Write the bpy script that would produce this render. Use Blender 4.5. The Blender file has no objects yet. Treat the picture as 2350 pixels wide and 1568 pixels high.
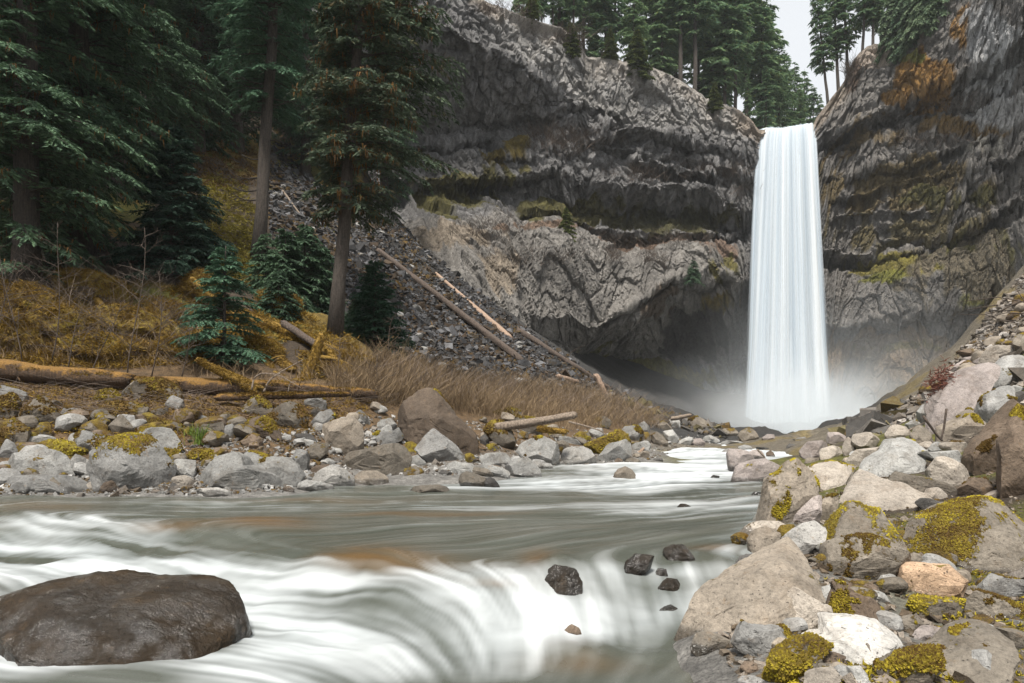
import bpy, bmesh, math, random
import numpy as np

random.seed(7)
RNG = np.random.default_rng(7)
S = bpy.context.scene
C = S.collection

# ---------------------------------------------------------------- camera
EYE = 1.7
F, CX, HOR = 1567.0, 1175.0, 989.0      # focal length, centre column and horizon row of the photograph at 2350 px wide
cam_d = bpy.data.cameras.new('camera')
cam = bpy.data.objects.new('camera', cam_d)
C.objects.link(cam)
cam.location = (0, 0, EYE)
cam.rotation_euler = (math.radians(90), 0, 0)
cam_d.sensor_width = 36.0
cam_d.lens = 36.0 * F / 2350.0
cam_d.shift_y = (HOR - 784.0) / 2350.0
cam_d.clip_start = 0.1
cam_d.clip_end = 1500.0
S.camera = cam

# ---------------------------------------------------------------- sky and sun
SUN_EL, SUN_AZ = math.radians(62), math.radians(192)   # azimuth from +Y towards +X
W = bpy.data.worlds.new('World')
S.world = W
W.use_nodes = True
wn, wl = W.node_tree.nodes, W.node_tree.links
bg = wn['Background']
sky = wn.new('ShaderNodeTexSky')
sky.sky_type = 'NISHITA'
sky.sun_disc = False
sky.sun_elevation = SUN_EL
sky.sun_rotation = SUN_AZ
sky.air_density = 1.0
sky.dust_density = 3.0
hs = wn.new('ShaderNodeHueSaturation')
hs.inputs['Saturation'].default_value = 0.45
mixw = wn.new('ShaderNodeMixRGB')
mixw.inputs['Fac'].default_value = 0.7
mixw.inputs['Color2'].default_value = (10.6, 10.9, 11.2, 1)    # even overcast cloud
wl.new(sky.outputs[0], hs.inputs['Color'])
wl.new(hs.outputs[0], mixw.inputs['Color1'])
wl.new(mixw.outputs[0], bg.inputs['Color'])
bg.inputs['Strength'].default_value = 0.077

sun_d = bpy.data.lights.new('sun', 'SUN')
sun_d.energy = 4.5
sun_d.angle = math.radians(11)
sun_d.color = (1.0, 0.95, 0.87)
sun = bpy.data.objects.new('sun', sun_d)
C.objects.link(sun)
sun.rotation_euler = (math.radians(90) - SUN_EL, 0, math.pi - SUN_AZ)
S.view_settings.view_transform = 'Standard'
S.view_settings.look = 'None'
S.view_settings.exposure = 0.5
S.view_settings.gamma = 1.0
S.view_settings.use_curve_mapping = False
S.cycles.max_bounces = 6
S.cycles.transparent_max_bounces = 12
S.cycles.volume_bounces = 3
S.cycles.volume_step_rate = 2.0

# ---------------------------------------------------------------- numeric helpers
def P(x, y, Y):
    """point seen at photograph pixel (x, y) that stands Y metres away"""
    return np.array([(x - CX) * Y / F, Y, EYE + (HOR - y) * Y / F])

def sm(t):
    t = np.clip(t, 0.0, 1.0)
    return t * t * (3 - 2 * t)

def _h(ix, iy, iz, seed):
    h = (ix.astype(np.uint32) * np.uint32(374761393)) ^ (iy.astype(np.uint32) * np.uint32(668265263)) ^ (iz.astype(np.uint32) * np.uint32(2147483647 & 0x5bd1e995)) ^ np.uint32(seed * 97531 + 11)
    h = (h ^ (h >> np.uint32(13))) * np.uint32(1274126177)
    h = (h ^ (h >> np.uint32(16))) * np.uint32(2246822519)
    return (h ^ (h >> np.uint32(15))).astype(np.float32) / np.float32(4294967295.0)

def vn(x, y, z, seed=0):
    """value noise in -1..1"""
    x, y, z = np.broadcast_arrays(np.asarray(x, np.float32), np.asarray(y, np.float32), np.asarray(z, np.float32))
    fx, fy, fz = np.floor(x), np.floor(y), np.floor(z)
    tx, ty, tz = x - fx, y - fy, z - fz
    ix, iy, iz = fx.astype(np.int64), fy.astype(np.int64), fz.astype(np.int64)
    tx, ty, tz = tx * tx * (3 - 2 * tx), ty * ty * (3 - 2 * ty), tz * tz * (3 - 2 * tz)
    r = 0
    for dx in (0, 1):
        wx = tx if dx else 1 - tx
        for dy in (0, 1):
            wy = ty if dy else 1 - ty
            for dz in (0, 1):
                wz = tz if dz else 1 - tz
                r = r + wx * wy * wz * _h(ix + dx, iy + dy, iz + dz, seed)
    return r * 2 - 1

def fbm(x, y, z, seed=0, o=4, g=0.5):
    a, s, t = 1.0, 0, 0
    for k in range(o):
        s = s + a * vn(x, y, z, seed + k * 17)
        t += a
        a *= g
        x, y, z = x * 2.03 + 5.1, y * 2.03 + 1.7, z * 2.03 + 9.2
    return s / t

def cells(u, v, seed, tilt=False):
    """2-D Worley: nearest distance, second distance, random value of the nearest cell"""
    iu, iv = np.floor(u).astype(np.int64), np.floor(v).astype(np.int64)
    d1 = np.full(u.shape, 9.0, np.float32); d2 = d1.copy(); val = np.zeros(u.shape, np.float32); tl_ = np.zeros(u.shape, np.float32)
    zz = np.zeros_like(iu)
    for du in (-1, 0, 1):
        for dv in (-1, 0, 1):
            cu, cv = iu + du, iv + dv
            px = cu + _h(cu, cv, zz, seed); py = cv + _h(cu, cv, zz, seed + 1)
            d = np.hypot(px - u, py - v).astype(np.float32)
            r = _h(cu, cv, zz, seed + 2)
            near = d < d1
            d2 = np.where(near, d1, np.minimum(d2, d))
            val = np.where(near, r, val)
            if tilt: tl_ = np.where(near, (_h(cu, cv, zz, seed + 3) - .5) * 2.4 * (u - px) + (_h(cu, cv, zz, seed + 4) - .25) * 1.8 * (v - py), tl_)
            d1 = np.where(near, d, d1)
    return (d1, d2, val, tl_) if tilt else (d1, d2, val)

# ---------------------------------------------------------------- mesh helpers
def np_mesh(name, verts, faces, mat=None, smooth=True, attrs=None, uv=None):
    """verts (N,3), faces (M,3|4) -> mesh; attrs: {name: (N,) floats or (N,3) colours}"""
    verts = np.asarray(verts, np.float32); faces = np.asarray(faces, np.int32)
    me = bpy.data.meshes.new(name)
    k = faces.shape[1]
    me.vertices.add(len(verts)); me.vertices.foreach_set('co', verts.ravel())
    me.loops.add(faces.size); me.loops.foreach_set('vertex_index', faces.ravel())
    me.polygons.add(len(faces))
    me.polygons.foreach_set('loop_start', np.arange(len(faces), dtype=np.int32) * k)
    me.polygons.foreach_set('use_smooth', np.full(len(faces), bool(smooth)))
    for an, a in (attrs or {}).items():
        a = np.asarray(a, np.float32)
        if a.ndim == 1:
            at = me.attributes.new(an, 'FLOAT', 'POINT'); at.data.foreach_set('value', a)
        else:
            at = me.attributes.new(an, 'FLOAT_COLOR', 'POINT')
            at.data.foreach_set('color', np.concatenate([a, np.ones((len(a), 1), np.float32)], 1).ravel())
    if uv is not None:
        ul = me.uv_layers.new(name='UVMap')
        ul.data.foreach_set('uv', np.asarray(uv, np.float32)[faces.ravel()].ravel())
    me.update(calc_edges=True)
    me.validate()
    if mat: me.materials.append(mat)
    return me

def link(name, me, parent=None, kind=None, loc=None):
    o = bpy.data.objects.new(name, me)
    C.objects.link(o)
    if parent is not None: o.parent = parent
    if kind: o['kind'] = kind
    if loc is not None: o.location = loc
    return o

def tag(o, label, cat, group=None):
    o['label'] = label; o['category'] = cat
    if group: o['group'] = group
    return o

def empty(name, loc=(0, 0, 0), rz=0.0):
    o = bpy.data.objects.new(name, None)
    o.empty_display_size = 0.2
    C.objects.link(o); o.location = loc; o.rotation_euler = (0, 0, rz)
    return o

def copy_tree(o, parent=None):
    c = o.copy(); C.objects.link(c)
    if parent is not None: c.parent = parent
    for ch in list(o.children): copy_tree(ch, c)
    return c

def grid_faces(nr, nc):
    i = np.arange((nr - 1) * (nc - 1)); r, c = i // (nc - 1), i % (nc - 1)
    a = r * nc + c
    return np.stack([a, a + 1, a + nc + 1, a + nc], 1)

class Soup:
    """collects vertices and triangles of one part"""
    def __init__(s): s.v, s.f, s.a, s.n = [], [], [], 0
    def add(s, v, f, a=None):
        v = np.asarray(v, np.float32).reshape(-1, 3)
        s.v.append(v); s.f.append(np.asarray(f, np.int64) + s.n); s.n += len(v)
        s.a.append(np.full(len(v), 0.0 if a is None else a, np.float32) if np.ndim(a) == 0 else np.asarray(a, np.float32))
    def tube(s, pts, rad, sides=6, a=None, cap=True):
        pts = np.asarray(pts, float); rad = np.broadcast_to(np.asarray(rad, float), (len(pts),))
        t = np.gradient(pts, axis=0); t /= np.linalg.norm(t, axis=1)[:, None] + 1e-9
        ref = np.where(np.abs(t[:, 2:3]) > 0.9, [[1.0, 0, 0]], [[0, 0, 1.0]])
        u = np.cross(t, ref); u /= np.linalg.norm(u, axis=1)[:, None] + 1e-9
        w = np.cross(u, t)
        th = np.arange(sides) * 2 * math.pi / sides
        ring = pts[:, None] + rad[:, None, None] * (np.cos(th)[None, :, None] * u[:, None] + np.sin(th)[None, :, None] * w[:, None])
        n = len(pts)
        f = []
        i, j = np.meshgrid(np.arange(n - 1), np.arange(sides), indexing='ij')
        p, q = (i * sides + j).ravel(), (i * sides + (j + 1) % sides).ravel()
        f = np.concatenate([np.stack([p, q, q + sides], 1), np.stack([p, q + sides, p + sides], 1)])
        v = ring.reshape(-1, 3)
        if cap:
            v = np.concatenate([v, pts[:1], pts[-1:]])
            k = np.arange(sides)
            f = np.concatenate([f, np.stack([(k + 1) % sides, k, np.full(sides, n * sides)], 1),
                                np.stack([(n - 1) * sides + k, (n - 1) * sides + (k + 1) % sides, np.full(sides, n * sides + 1)], 1)])
        s.add(v, f, a)
    def mesh(s, name, mat, smooth=True, attr='v'):
        return np_mesh(name, np.concatenate(s.v), np.concatenate(s.f), mat, smooth, {attr: np.concatenate(s.a)})

# ---------------------------------------------------------------- materials
def mat(name):
    m = bpy.data.materials.new(name); m.use_nodes = True
    nt = m.node_tree
    return m, nt, nt.nodes, nt.links, nt.nodes['Principled BSDF']

def nnode(nt, kind, ins=None, **kw):
    n = nt.nodes.new(kind)
    for k, v in kw.items(): setattr(n, k, v)
    for k, v in (ins or {}).items():
        if isinstance(v, bpy.types.NodeSocket): nt.links.new(v, n.inputs[k])
        else: n.inputs[k].default_value = v
    return n

def noise(nt, vec, scale, detail=4, rough=0.6, dist=0.0):
    n = nnode(nt, 'ShaderNodeTexNoise', {'Scale': scale, 'Detail': detail, 'Roughness': rough, 'Distortion': dist})
    if vec is not None: nt.links.new(vec, n.inputs['Vector'])
    return n.outputs['Fac']

def ramp(nt, fac, *stops):
    r = nt.nodes.new('ShaderNodeValToRGB')
    nt.links.new(fac, r.inputs['Fac'])
    e = r.color_ramp.elements
    while len(e) < len(stops): e.new(0.5)
    for el, (p, c) in zip(e, stops):
        el.position = p
        el.color = (c, c, c, 1) if np.isscalar(c) else (*c, 1)
    return r.outputs['Color']

def mix(nt, fac, a, b, mode='MIX'):
    n = nt.nodes.new('ShaderNodeMixRGB'); n.blend_type = mode
    for k, v in (('Fac', fac), ('Color1', a), ('Color2', b)):
        if isinstance(v, bpy.types.NodeSocket): nt.links.new(v, n.inputs[k])
        elif k == 'Fac': n.inputs[k].default_value = v
        else: n.inputs[k].default_value = (v, v, v, 1) if np.isscalar(v) else (*v, 1)
    return n.outputs['Color']

def mth(nt, op, a, b=0.0, clamp=False):
    n = nt.nodes.new('ShaderNodeMath'); n.operation = op; n.use_clamp = clamp
    for i, v in enumerate((a, b)):
        if isinstance(v, bpy.types.NodeSocket): nt.links.new(v, n.inputs[i])
        else: n.inputs[i].default_value = v
    return n.outputs[0]

def attr(nt, name, out='Fac'):
    n = nt.nodes.new('ShaderNodeAttribute'); n.attribute_name = name
    return n.outputs[out]

def bump(nt, bsdf, h, strength, dist):
    b = nnode(nt, 'ShaderNodeBump', {'Strength': strength, 'Distance': dist, 'Height': h})
    nt.links.new(b.outputs[0], bsdf.inputs['Normal'])

def pos(nt): return nt.nodes.new('ShaderNodeNewGeometry').outputs['Position']

# rock: tint (colour of the stone), moss, wet, mhue are stored on the vertices
M_ROCK, nt, nn, ll, bs = mat('rock')
p = pos(nt)
tint = attr(nt, 'tint', 'Color')
n1 = noise(nt, p, 3.0, 6, 0.65); n2 = noise(nt, p, 26.0, 5, 0.7); n3 = noise(nt, p, 90.0, 3, 0.7)
c = mix(nt, 1.0, tint, ramp(nt, n1, (0.3, 0.72), (0.5, 1.05), (0.72, 1.3)), 'MULTIPLY')
c = mix(nt, 1.0, c, ramp(nt, n2, (0.3, 0.65), (0.5, 1.05), (0.7, 1.3)), 'MULTIPLY')
c = mix(nt, 0.6, c, ramp(nt, n3, (0.3, 0.5), (0.45, 1.0), (0.75, 1.25)), 'MULTIPLY')
lich = ramp(nt, noise(nt, p, 7.0, 5, 0.7), (0.60, 0.0), (0.70, 1.0))
c = mix(nt, mth(nt, 'MULTIPLY', lich, 0.45), c, (0.17, 0.105, 0.05))
c = mix(nt, mth(nt, 'MULTIPLY', ramp(nt, noise(nt, p, 2.1, 6, .7), (.50, 0.0), (.62, 1.0)), .45), c, mix(nt, 1.0, c, (.48, .42, .36), 'MULTIPLY'))
pits = ramp(nt, noise(nt, p, 38.0, 2, 0.5), (0.27, 1.0), (0.33, 0.0))
c = mix(nt, mth(nt, 'MULTIPLY', pits, 0.75), c, (0.03, 0.028, 0.025))
wet = attr(nt, 'wet')
c = mix(nt, mth(nt, 'MULTIPLY', wet, 0.66), c, (0.010, 0.008, 0.006))
mo = attr(nt, 'moss')
mo = mth(nt, 'ADD', mo, mth(nt, 'MULTIPLY', mth(nt, 'SUBTRACT', noise(nt, p, 18.0, 5, 0.7), 0.5), 1.3))
mo = ramp(nt, mo, (0.47, 0.0), (0.56, 1.0))
mc = mix(nt, attr(nt, 'mhue'), (0.135, 0.072, 0.014), (0.300, 0.250, 0.022))
mc = mix(nt, ramp(nt, noise(nt, p, 6.0, 4, 0.6), (0.4, 0.0), (0.65, 1.0)), mc, (0.075, 0.043, 0.010))
mc = mix(nt, 1.0, mc, ramp(nt, noise(nt, p, 70.0, 3, 0.7), (0.3, 0.35), (0.5, 0.95), (0.7, 1.7)), 'MULTIPLY')
c = mix(nt, mo, c, mc)
ll.new(c, bs.inputs['Base Color'])
rg = mth(nt, 'SUBTRACT', 0.88, mth(nt, 'MULTIPLY', wet, 0.40))
ll.new(mth(nt, 'MAXIMUM', rg, mth(nt, 'MULTIPLY', mo, 0.9)), bs.inputs['Roughness'])
ll.new(mth(nt, 'SUBTRACT', 0.4, mth(nt, 'MULTIPLY', wet, 0.25)), bs.inputs['Specular IOR Level'])
ll.new(mth(nt, 'MULTIPLY', wet, ramp(nt, noise(nt, p, 3.4, 5, .7), (.44, 0.0), (.54, 1.0))), bs.inputs['Coat Weight']); bs.inputs['Coat Roughness'].default_value = 0.07; bs.inputs['Coat IOR'].default_value = 1.65
hh = mth(nt, 'ADD', mth(nt, 'MULTIPLY', n2, 0.6), mth(nt, 'MULTIPLY', n3, 0.25))
hh = mth(nt, 'ADD', hh, mth(nt, 'MULTIPLY', mo, mth(nt, 'MULTIPLY', noise(nt, p, 60.0, 4, 0.7), 1.6)))
hh = mth(nt, 'SUBTRACT', hh, mth(nt, 'MULTIPLY', pits, 0.5))
rip = nnode(nt, 'ShaderNodeMapping', {'Vector': p, 'Scale': (14, 24, 24), 'Rotation': (.5, .35, .5)})
hh = mth(nt, 'ADD', hh, mth(nt, 'MULTIPLY', wet, mth(nt, 'MULTIPLY', noise(nt, rip.outputs[0], 1.0, 3, .6, .6), .9)))
bump(nt, bs, hh, 0.8, 0.035)
ll.new(bs.inputs['Normal'].links[0].from_socket, bs.inputs['Coat Normal'])

def leafy(name, dark, light, extra=None, transl=0.25, rough=0.75, mid=.42):
    m, nt, nn, ll, bs = mat(name)
    p = pos(nt)
    v = attr(nt, 'v')
    oi = nt.nodes.new('ShaderNodeObjectInfo').outputs['Random']
    f = mth(nt, 'ADD', mth(nt, 'MULTIPLY', v, 0.65), mth(nt, 'MULTIPLY', noise(nt, p, 0.9, 4, 0.6), 0.5))
    f = mth(nt, 'ADD', f, mth(nt, 'MULTIPLY', mth(nt, 'SUBTRACT', oi, 0.5), 0.25))
    c = ramp(nt, f, (0.25, dark), (0.55, tuple((1 - mid) * a + mid * b for a, b in zip(dark, light))), (0.88, light))
    if extra:
        c = mix(nt, ramp(nt, noise(nt, p, 1.3, 3, 0.6), (0.58, 0.0), (0.68, 0.8)), c, extra)
    ll.new(c, bs.inputs['Base Color'])
    bs.inputs['Roughness'].default_value = rough
    bs.inputs['Specular IOR Level'].default_value = 0.25
    if transl:
        t = nt.nodes.new('ShaderNodeBsdfTranslucent'); ll.new(c, t.inputs['Color'])
        ms = nt.nodes.new('ShaderNodeMixShader'); ms.inputs[0].default_value = transl
        ll.new(bs.outputs[0], ms.inputs[1]); ll.new(t.outputs[0], ms.inputs[2])
        ll.new(ms.outputs[0], nn['Material Output'].inputs['Surface'])
    return m

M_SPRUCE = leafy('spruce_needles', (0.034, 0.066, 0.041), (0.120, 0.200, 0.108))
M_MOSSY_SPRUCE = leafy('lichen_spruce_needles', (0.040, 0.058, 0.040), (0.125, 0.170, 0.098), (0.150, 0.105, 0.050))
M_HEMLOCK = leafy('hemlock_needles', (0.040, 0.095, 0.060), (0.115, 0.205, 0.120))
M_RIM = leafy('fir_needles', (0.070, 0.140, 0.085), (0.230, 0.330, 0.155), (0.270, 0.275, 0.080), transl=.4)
M_CEDAR = leafy('cedar_sprays', (0.080, 0.140, 0.085), (0.200, 0.260, 0.145))
M_HANG = leafy('hanging_moss', (0.070, 0.035, 0.012), (0.185, 0.100, 0.028), transl=0.2)
M_MOSSY = leafy('cushion_moss', (0.070, 0.040, 0.008), (0.400, 0.325, 0.026), transl=0.1, rough=0.9, mid=.42)
M_GOLD = leafy('golden_moss', (0.095, 0.055, 0.014), (0.290, 0.185, 0.030), transl=0.15, rough=0.9, mid=.35)
M_BRUSH = leafy('dry_stems', (0.100, 0.068, 0.040), (0.300, 0.215, 0.125), transl=0.0)
M_TWIG = leafy('grey_twigs', (0.075, 0.058, 0.046), (0.210, 0.165, 0.135), transl=0.0)
M_GRASS = leafy('green_grass', (0.070, 0.120, 0.020), (0.190, 0.270, 0.050), transl=0.25)

def bark(name, dark, light, moss=0.0, mossc=(0.15, 0.10, 0.02), sc=(9, 9, 1.2)):
    m, nt, nn, ll, bs = mat(name)
    tc = nt.nodes.new('ShaderNodeTexCoord').outputs['Object']
    mp = nnode(nt, 'ShaderNodeMapping', {'Vector': tc, 'Scale': sc})
    n1 = noise(nt, mp.outputs[0], 2.2, 6, 0.7); n2 = noise(nt, pos(nt), 14.0, 4, 0.7)
    c = ramp(nt, n1, (0.3, dark), (0.68, light))
    c = mix(nt, 1.0, c, ramp(nt, n2, (0.3, 0.6), (0.6, 1.15)), 'MULTIPLY')
    if moss:
        nz = nnode(nt, 'ShaderNodeSeparateXYZ', {'Vector': nt.nodes.new('ShaderNodeNewGeometry').outputs['Normal']}).outputs['Z']
        f = mth(nt, 'ADD', mth(nt, 'MULTIPLY', nz, 0.3), noise(nt, pos(nt), 2.6, 5, 0.7))
        f = ramp(nt, f, (0.95 - moss, 0.0), (1.08 - moss, 1.0))
        g = mix(nt, noise(nt, pos(nt), 8.0, 4, 0.7), mossc, tuple(1.9 * k for k in mossc))
        g = mix(nt, 1.0, g, ramp(nt, noise(nt, pos(nt), 45.0, 3, 0.7), (0.3, 0.4), (0.7, 1.6)), 'MULTIPLY')
        c = mix(nt, f, c, g)
    ll.new(c, bs.inputs['Base Color'])
    bs.inputs['Roughness'].default_value = 0.9
    bump(nt, bs, mth(nt, 'ADD', n1, mth(nt, 'MULTIPLY', n2, 0.5)), 1.0, 0.09)
    return m

M_BARK = bark('conifer_bark', (0.026, 0.021, 0.017), (0.105, 0.085, 0.070))
M_BARK_DARK = bark('dark_bark', (0.018, 0.015, 0.013), (0.085, 0.068, 0.056))
M_LOG = bark('mossy_log_bark', (0.030, 0.018, 0.010), (0.120, 0.070, 0.035), 0.40, (0.16, 0.085, 0.018))
M_GOLDLOG = bark('moss_covered_wood', (0.090, 0.055, 0.018), (0.210, 0.135, 0.035), 0.56, (0.19, 0.115, 0.020))
M_DEADLOG = bark('weathered_dark_log', (0.045, 0.033, 0.027), (0.165, 0.125, 0.100))
M_PALELOG = bark('barkless_wood', (0.24, 0.150, 0.100), (0.500, 0.370, 0.280))
M_DRIFT = bark('grey_driftwood', (0.13, 0.095, 0.070), (0.360, 0.290, 0.225))

# ---------------------------------------------------------------- water level and ground height
CREST_X = [-30, -8.3, -4.85, -2.36, -1.0, 0.11, 1.3, 2.57, 20]
CREST_Y = [12.0, 11.1, 9.6, 7.9, 7.0, 6.8, 7.4, 7.6, 8.0]

def zw(X, Y):
    X = np.asarray(X, float); Y = np.asarray(Y, float)
    yc = np.interp(X, CREST_X, CREST_Y) + 0.30 * vn(X * 1.1, 0.3, 0.7, 5) + .09 * vn(X * 2.9, 0.1, 0.2, 6)
    s = sm((Y - (yc - 1.75)) / 1.9)
    lo = 0.006 * (Y - 4.5)
    hi = 0.36 + 0.0116 * (np.clip(Y, 6, 62) - 8) + 0.001 * np.clip(Y - 62, 0, 100)
    return lo * (1 - s) + hi * s

def on_water(x, row):
    Y = 8.0
    for _ in range(60):
        Yn = (EYE - float(zw((x - CX) * Y / F, Y))) * F / max(row - HOR, 3)
        Y = 0.6 * Y + 0.4 * Yn
    return (x - CX) * Y / F, Y

L_EDGE = [(-400, 1152), (-200, 1150), (0, 1145), (200, 1136), (450, 1138), (640, 1135), (760, 1118), (900, 1094), (1060, 1108), (1200, 1094), (1290, 1068), (1460, 1068), (1540, 1044), (1650, 1022), (1720, 1004)]
R_EDGE = [(1640, 1700), (1600, 1590), (1560, 1450), (1640, 1360), (1680, 1312), (1692, 1235), (1750, 1195), (1757, 1120), (1790, 1075), (1842, 1045), (1852, 1014), (1895, 1003)]
cp = []
for k, (edge, sgn) in enumerate(((L_EDGE, -1), (R_EDGE, 1))):
    for x, r in edge:
        X, Y = on_water(x, r); z = float(zw(X, Y))
        cp.append((X, Y, z + 0.02))
        cp.append((X + sgn * 0.8, Y + (0.9 if sgn < 0 else 0), z + 0.28))
for x, r in [(-300, 1400), (100, 1300), (300, 1200), (100, 1180), (500, 1560), (800, 1450), (1200, 1500), (1400, 1400), (700, 1200), (1100, 1200), (1400, 1180), (1500, 1120), (1580, 1075), (1700, 1040), (1780, 1016), (1500, 1330), (1550, 1250), (1000, 1140)]:
    X, Y = on_water(x, r); cp.append((X, Y, float(zw(X, Y)) - 0.6))
D_PTS = [  # (column, row, distance)
    (0, 868, 20), (-300, 860, 20), (300, 890, 20), (520, 900, 20), (800, 915, 21), (100, 968, 16.5), (400, 985, 17), (700, 985, 18), (-200, 960, 16.5),
    (1000, 940, 25), (1000, 880, 30), (1300, 900, 42), (1450, 945, 50), (1150, 955, 27), (1500, 965, 54), (1300, 985, 30), (1450, 975, 42), (900, 850, 34),
    (510, 838, 23), (770, 785, 27), (592, 628, 36), (250, 435, 42), (200, 650, 27), (0, 705, 24), (-300, 690, 24), (0, 500, 34), (500, 420, 48), (450, 300, 57),
    (0, 200, 60), (-400, 0, 60), (650, 372, 66), (800, 560, 53), (900, 705, 46), (1000, 830, 42), (1200, 858, 48), (1400, 905, 56), (700, 700, 34), (350, 760, 25),
    (950, 560, 80), (1060, 640, 76), (1200, 742, 71), (1400, 882, 65), (1560, 962, 63), (300, -200, 80), (700, 150, 84), (-300, -400, 85), (0, 600, 29),
    (2350, 1500, 5), (2000, 1510, 5), (2700, 1500, 5), (1850, 1330, 6.5), (2100, 1400, 6), (2350, 1370, 6.5), (2200, 1290, 7.5), (2350, 1170, 9), (2000, 1215, 9),
    (2100, 1110, 12), (2350, 1060, 12), (1900, 1110, 13), (2250, 990, 17), (2350, 890, 18), (2350, 790, 22), (2050, 1012, 22), (2150, 955, 25), (2250, 890, 27),
    (2350, 620, 50), (2200, 830, 56), (2050, 960, 65), (2000, 986, 70), (2350, 745, 40), (2250, 850, 36), (2700, 800, 18), (2700, 1000, 9), (2700, 500, 40), (2600, 300, 60)]
for x, y, Y in D_PTS: cp.append(tuple(P(x, y, Y)))
cp += [(-14, 4, -.5), (-14, 8, -.4), (-22, 9, 0.9), (-6, -1, -.3), (0, 0, -.3), (-2, -8, .8), (-12, -8, .5), (8, -8, 1.4), (4, 0, .3), (8, 3, 1.2),
       (40, 112, .3), (58, 112, .3), (30, 97, .8), (52, 92, .3), (42, 82, .4), (48, 120, .3), (20, 105, 6), (0, 104, 20), (-14, 94, 27), (70, 100, 6), (60, 75, 6), (75, 60, 22),
       (-60, 25, 14), (-60, 60, 45), (-70, 90, 70), (-40, 10, 5), (-50, -8, 4), (60, 0, 22), (50, 20, 22), (60, -8, 20), (-100, 60, 60), (-100, 0, 15), (110, 50, 45), (110, 0, 40)]
CP = np.array(cp, float)
_d = np.linalg.norm(CP[:, None, :2] - CP[None, :, :2], axis=2)
_n = len(CP)
_A = np.zeros((_n + 3, _n + 3)); _A[:_n, :_n] = -_d - np.eye(_n) * 0.02
_A[:_n, _n] = 1; _A[:_n, _n + 1:] = CP[:, :2]; _A[_n, :_n] = 1; _A[_n + 1:, :_n] = CP[:, :2].T
_w = np.linalg.solve(_A, np.concatenate([CP[:, 2], np.zeros(3)]))

def base_h(X, Y):
    X = np.asarray(X, float).ravel(); Y = np.asarray(Y, float).ravel()
    out = np.empty(len(X))
    for i in range(0, len(X), 20000):
        x, y = X[i:i + 20000], Y[i:i + 20000]
        d = np.hypot(x[:, None] - CP[None, :, 0], y[:, None] - CP[None, :, 1])
        out[i:i + 20000] = -d @ _w[:_n] + _w[_n] + _w[_n + 1] * x + _w[_n + 2] * y
    return out

GS, GX0, GX1, GY0, GY1 = 0.5, -110, 115, -14, 135
gx = np.arange(GX0, GX1 + GS, GS); gy = np.arange(GY0, GY1 + GS, GS)
GXX, GYY = np.meshgrid(gx, gy)
GH = base_h(GXX, GYY).reshape(GXX.shape)

def blob(X, Y, x, y, r): return np.exp(-((X - x) ** 2 + (Y - y) ** 2) / (r * r))

def hill_mask(X, Y):      # mossy wooded hillside on the left
    return sm((Y - 21.5 - 0.10 * np.clip(X + 4, 0, 30)) / 3.0) * sm((-3.0 - X + 0.10 * (Y - 25)) / 4.0) * (1 - scree_mask(X, Y))

def scree_mask(X, Y):
    n = 1.6 * vn(X * .25, Y * .25, 0.0, 8)
    a = sm((X - (-11.5 - 0.14 * (Y - 34)) + n) / 2.0)          # west limit
    b = sm((Y - (33.0 + 0.42 * (X + 8)) + n) / 3.0)                # toe towards the stream
    c = sm((0.42 * (Y - 30) + 21 - X) / 3.0)
    return a * b * c

def ground_full(X, Y):
    X = np.asarray(X, float); Y = np.asarray(Y, float)
    fx = np.clip((X - GX0) / GS, 0, len(gx) - 1.001); fy = np.clip((Y - GY0) / GS, 0, len(gy) - 1.001)
    i, j = fx.astype(int), fy.astype(int); u, v = fx - i, fy - j
    h = GH[j, i] * (1 - u) * (1 - v) + GH[j, i + 1] * u * (1 - v) + GH[j + 1, i] * (1 - u) * v + GH[j + 1, i + 1] * u * v
    hm = hill_mask(X, Y)
    h = h + hm * (1.05 * fbm(X * .30, Y * .30, 0.5, 21, 3) + 0.55 * np.abs(vn(X * .8, Y * .8, .2, 22)))
    h = h + sm((X - 12) / 6) * sm((Y - 24) / 8) * (Y < 85) * (.9 * fbm(X * .35, Y * .35, 2.0, 26, 4) + .35 * np.abs(vn(X * .9, Y * .9, 0, 27)))
    h = h + 0.07 * fbm(X * 1.3, Y * 1.3, 0.1, 23, 3) + scree_mask(X, Y) * 0.5 * fbm(X * .4, Y * .4, 3.0, 24, 4)
    return h

FS = 0.25
fgx = np.arange(GX0, GX1 + FS, FS); fgy = np.arange(GY0, GY1 + FS, FS)
_a, _b = np.meshgrid(fgx, fgy); GF = ground_full(_a, _b).astype(np.float32); WF = zw(_a, _b).astype(np.float32)
def _bil(T, X, Y):
    fx = np.clip((np.asarray(X, float) - GX0) / FS, 0, len(fgx) - 1.001); fy = np.clip((np.asarray(Y, float) - GY0) / FS, 0, len(fgy) - 1.001)
    i, j = fx.astype(int), fy.astype(int); u, v = fx - i, fy - j
    return T[j, i] * (1 - u) * (1 - v) + T[j, i + 1] * u * (1 - v) + T[j + 1, i] * (1 - u) * v + T[j + 1, i + 1] * u * v
def ground(X, Y): return _bil(GF, X, Y)

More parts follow.
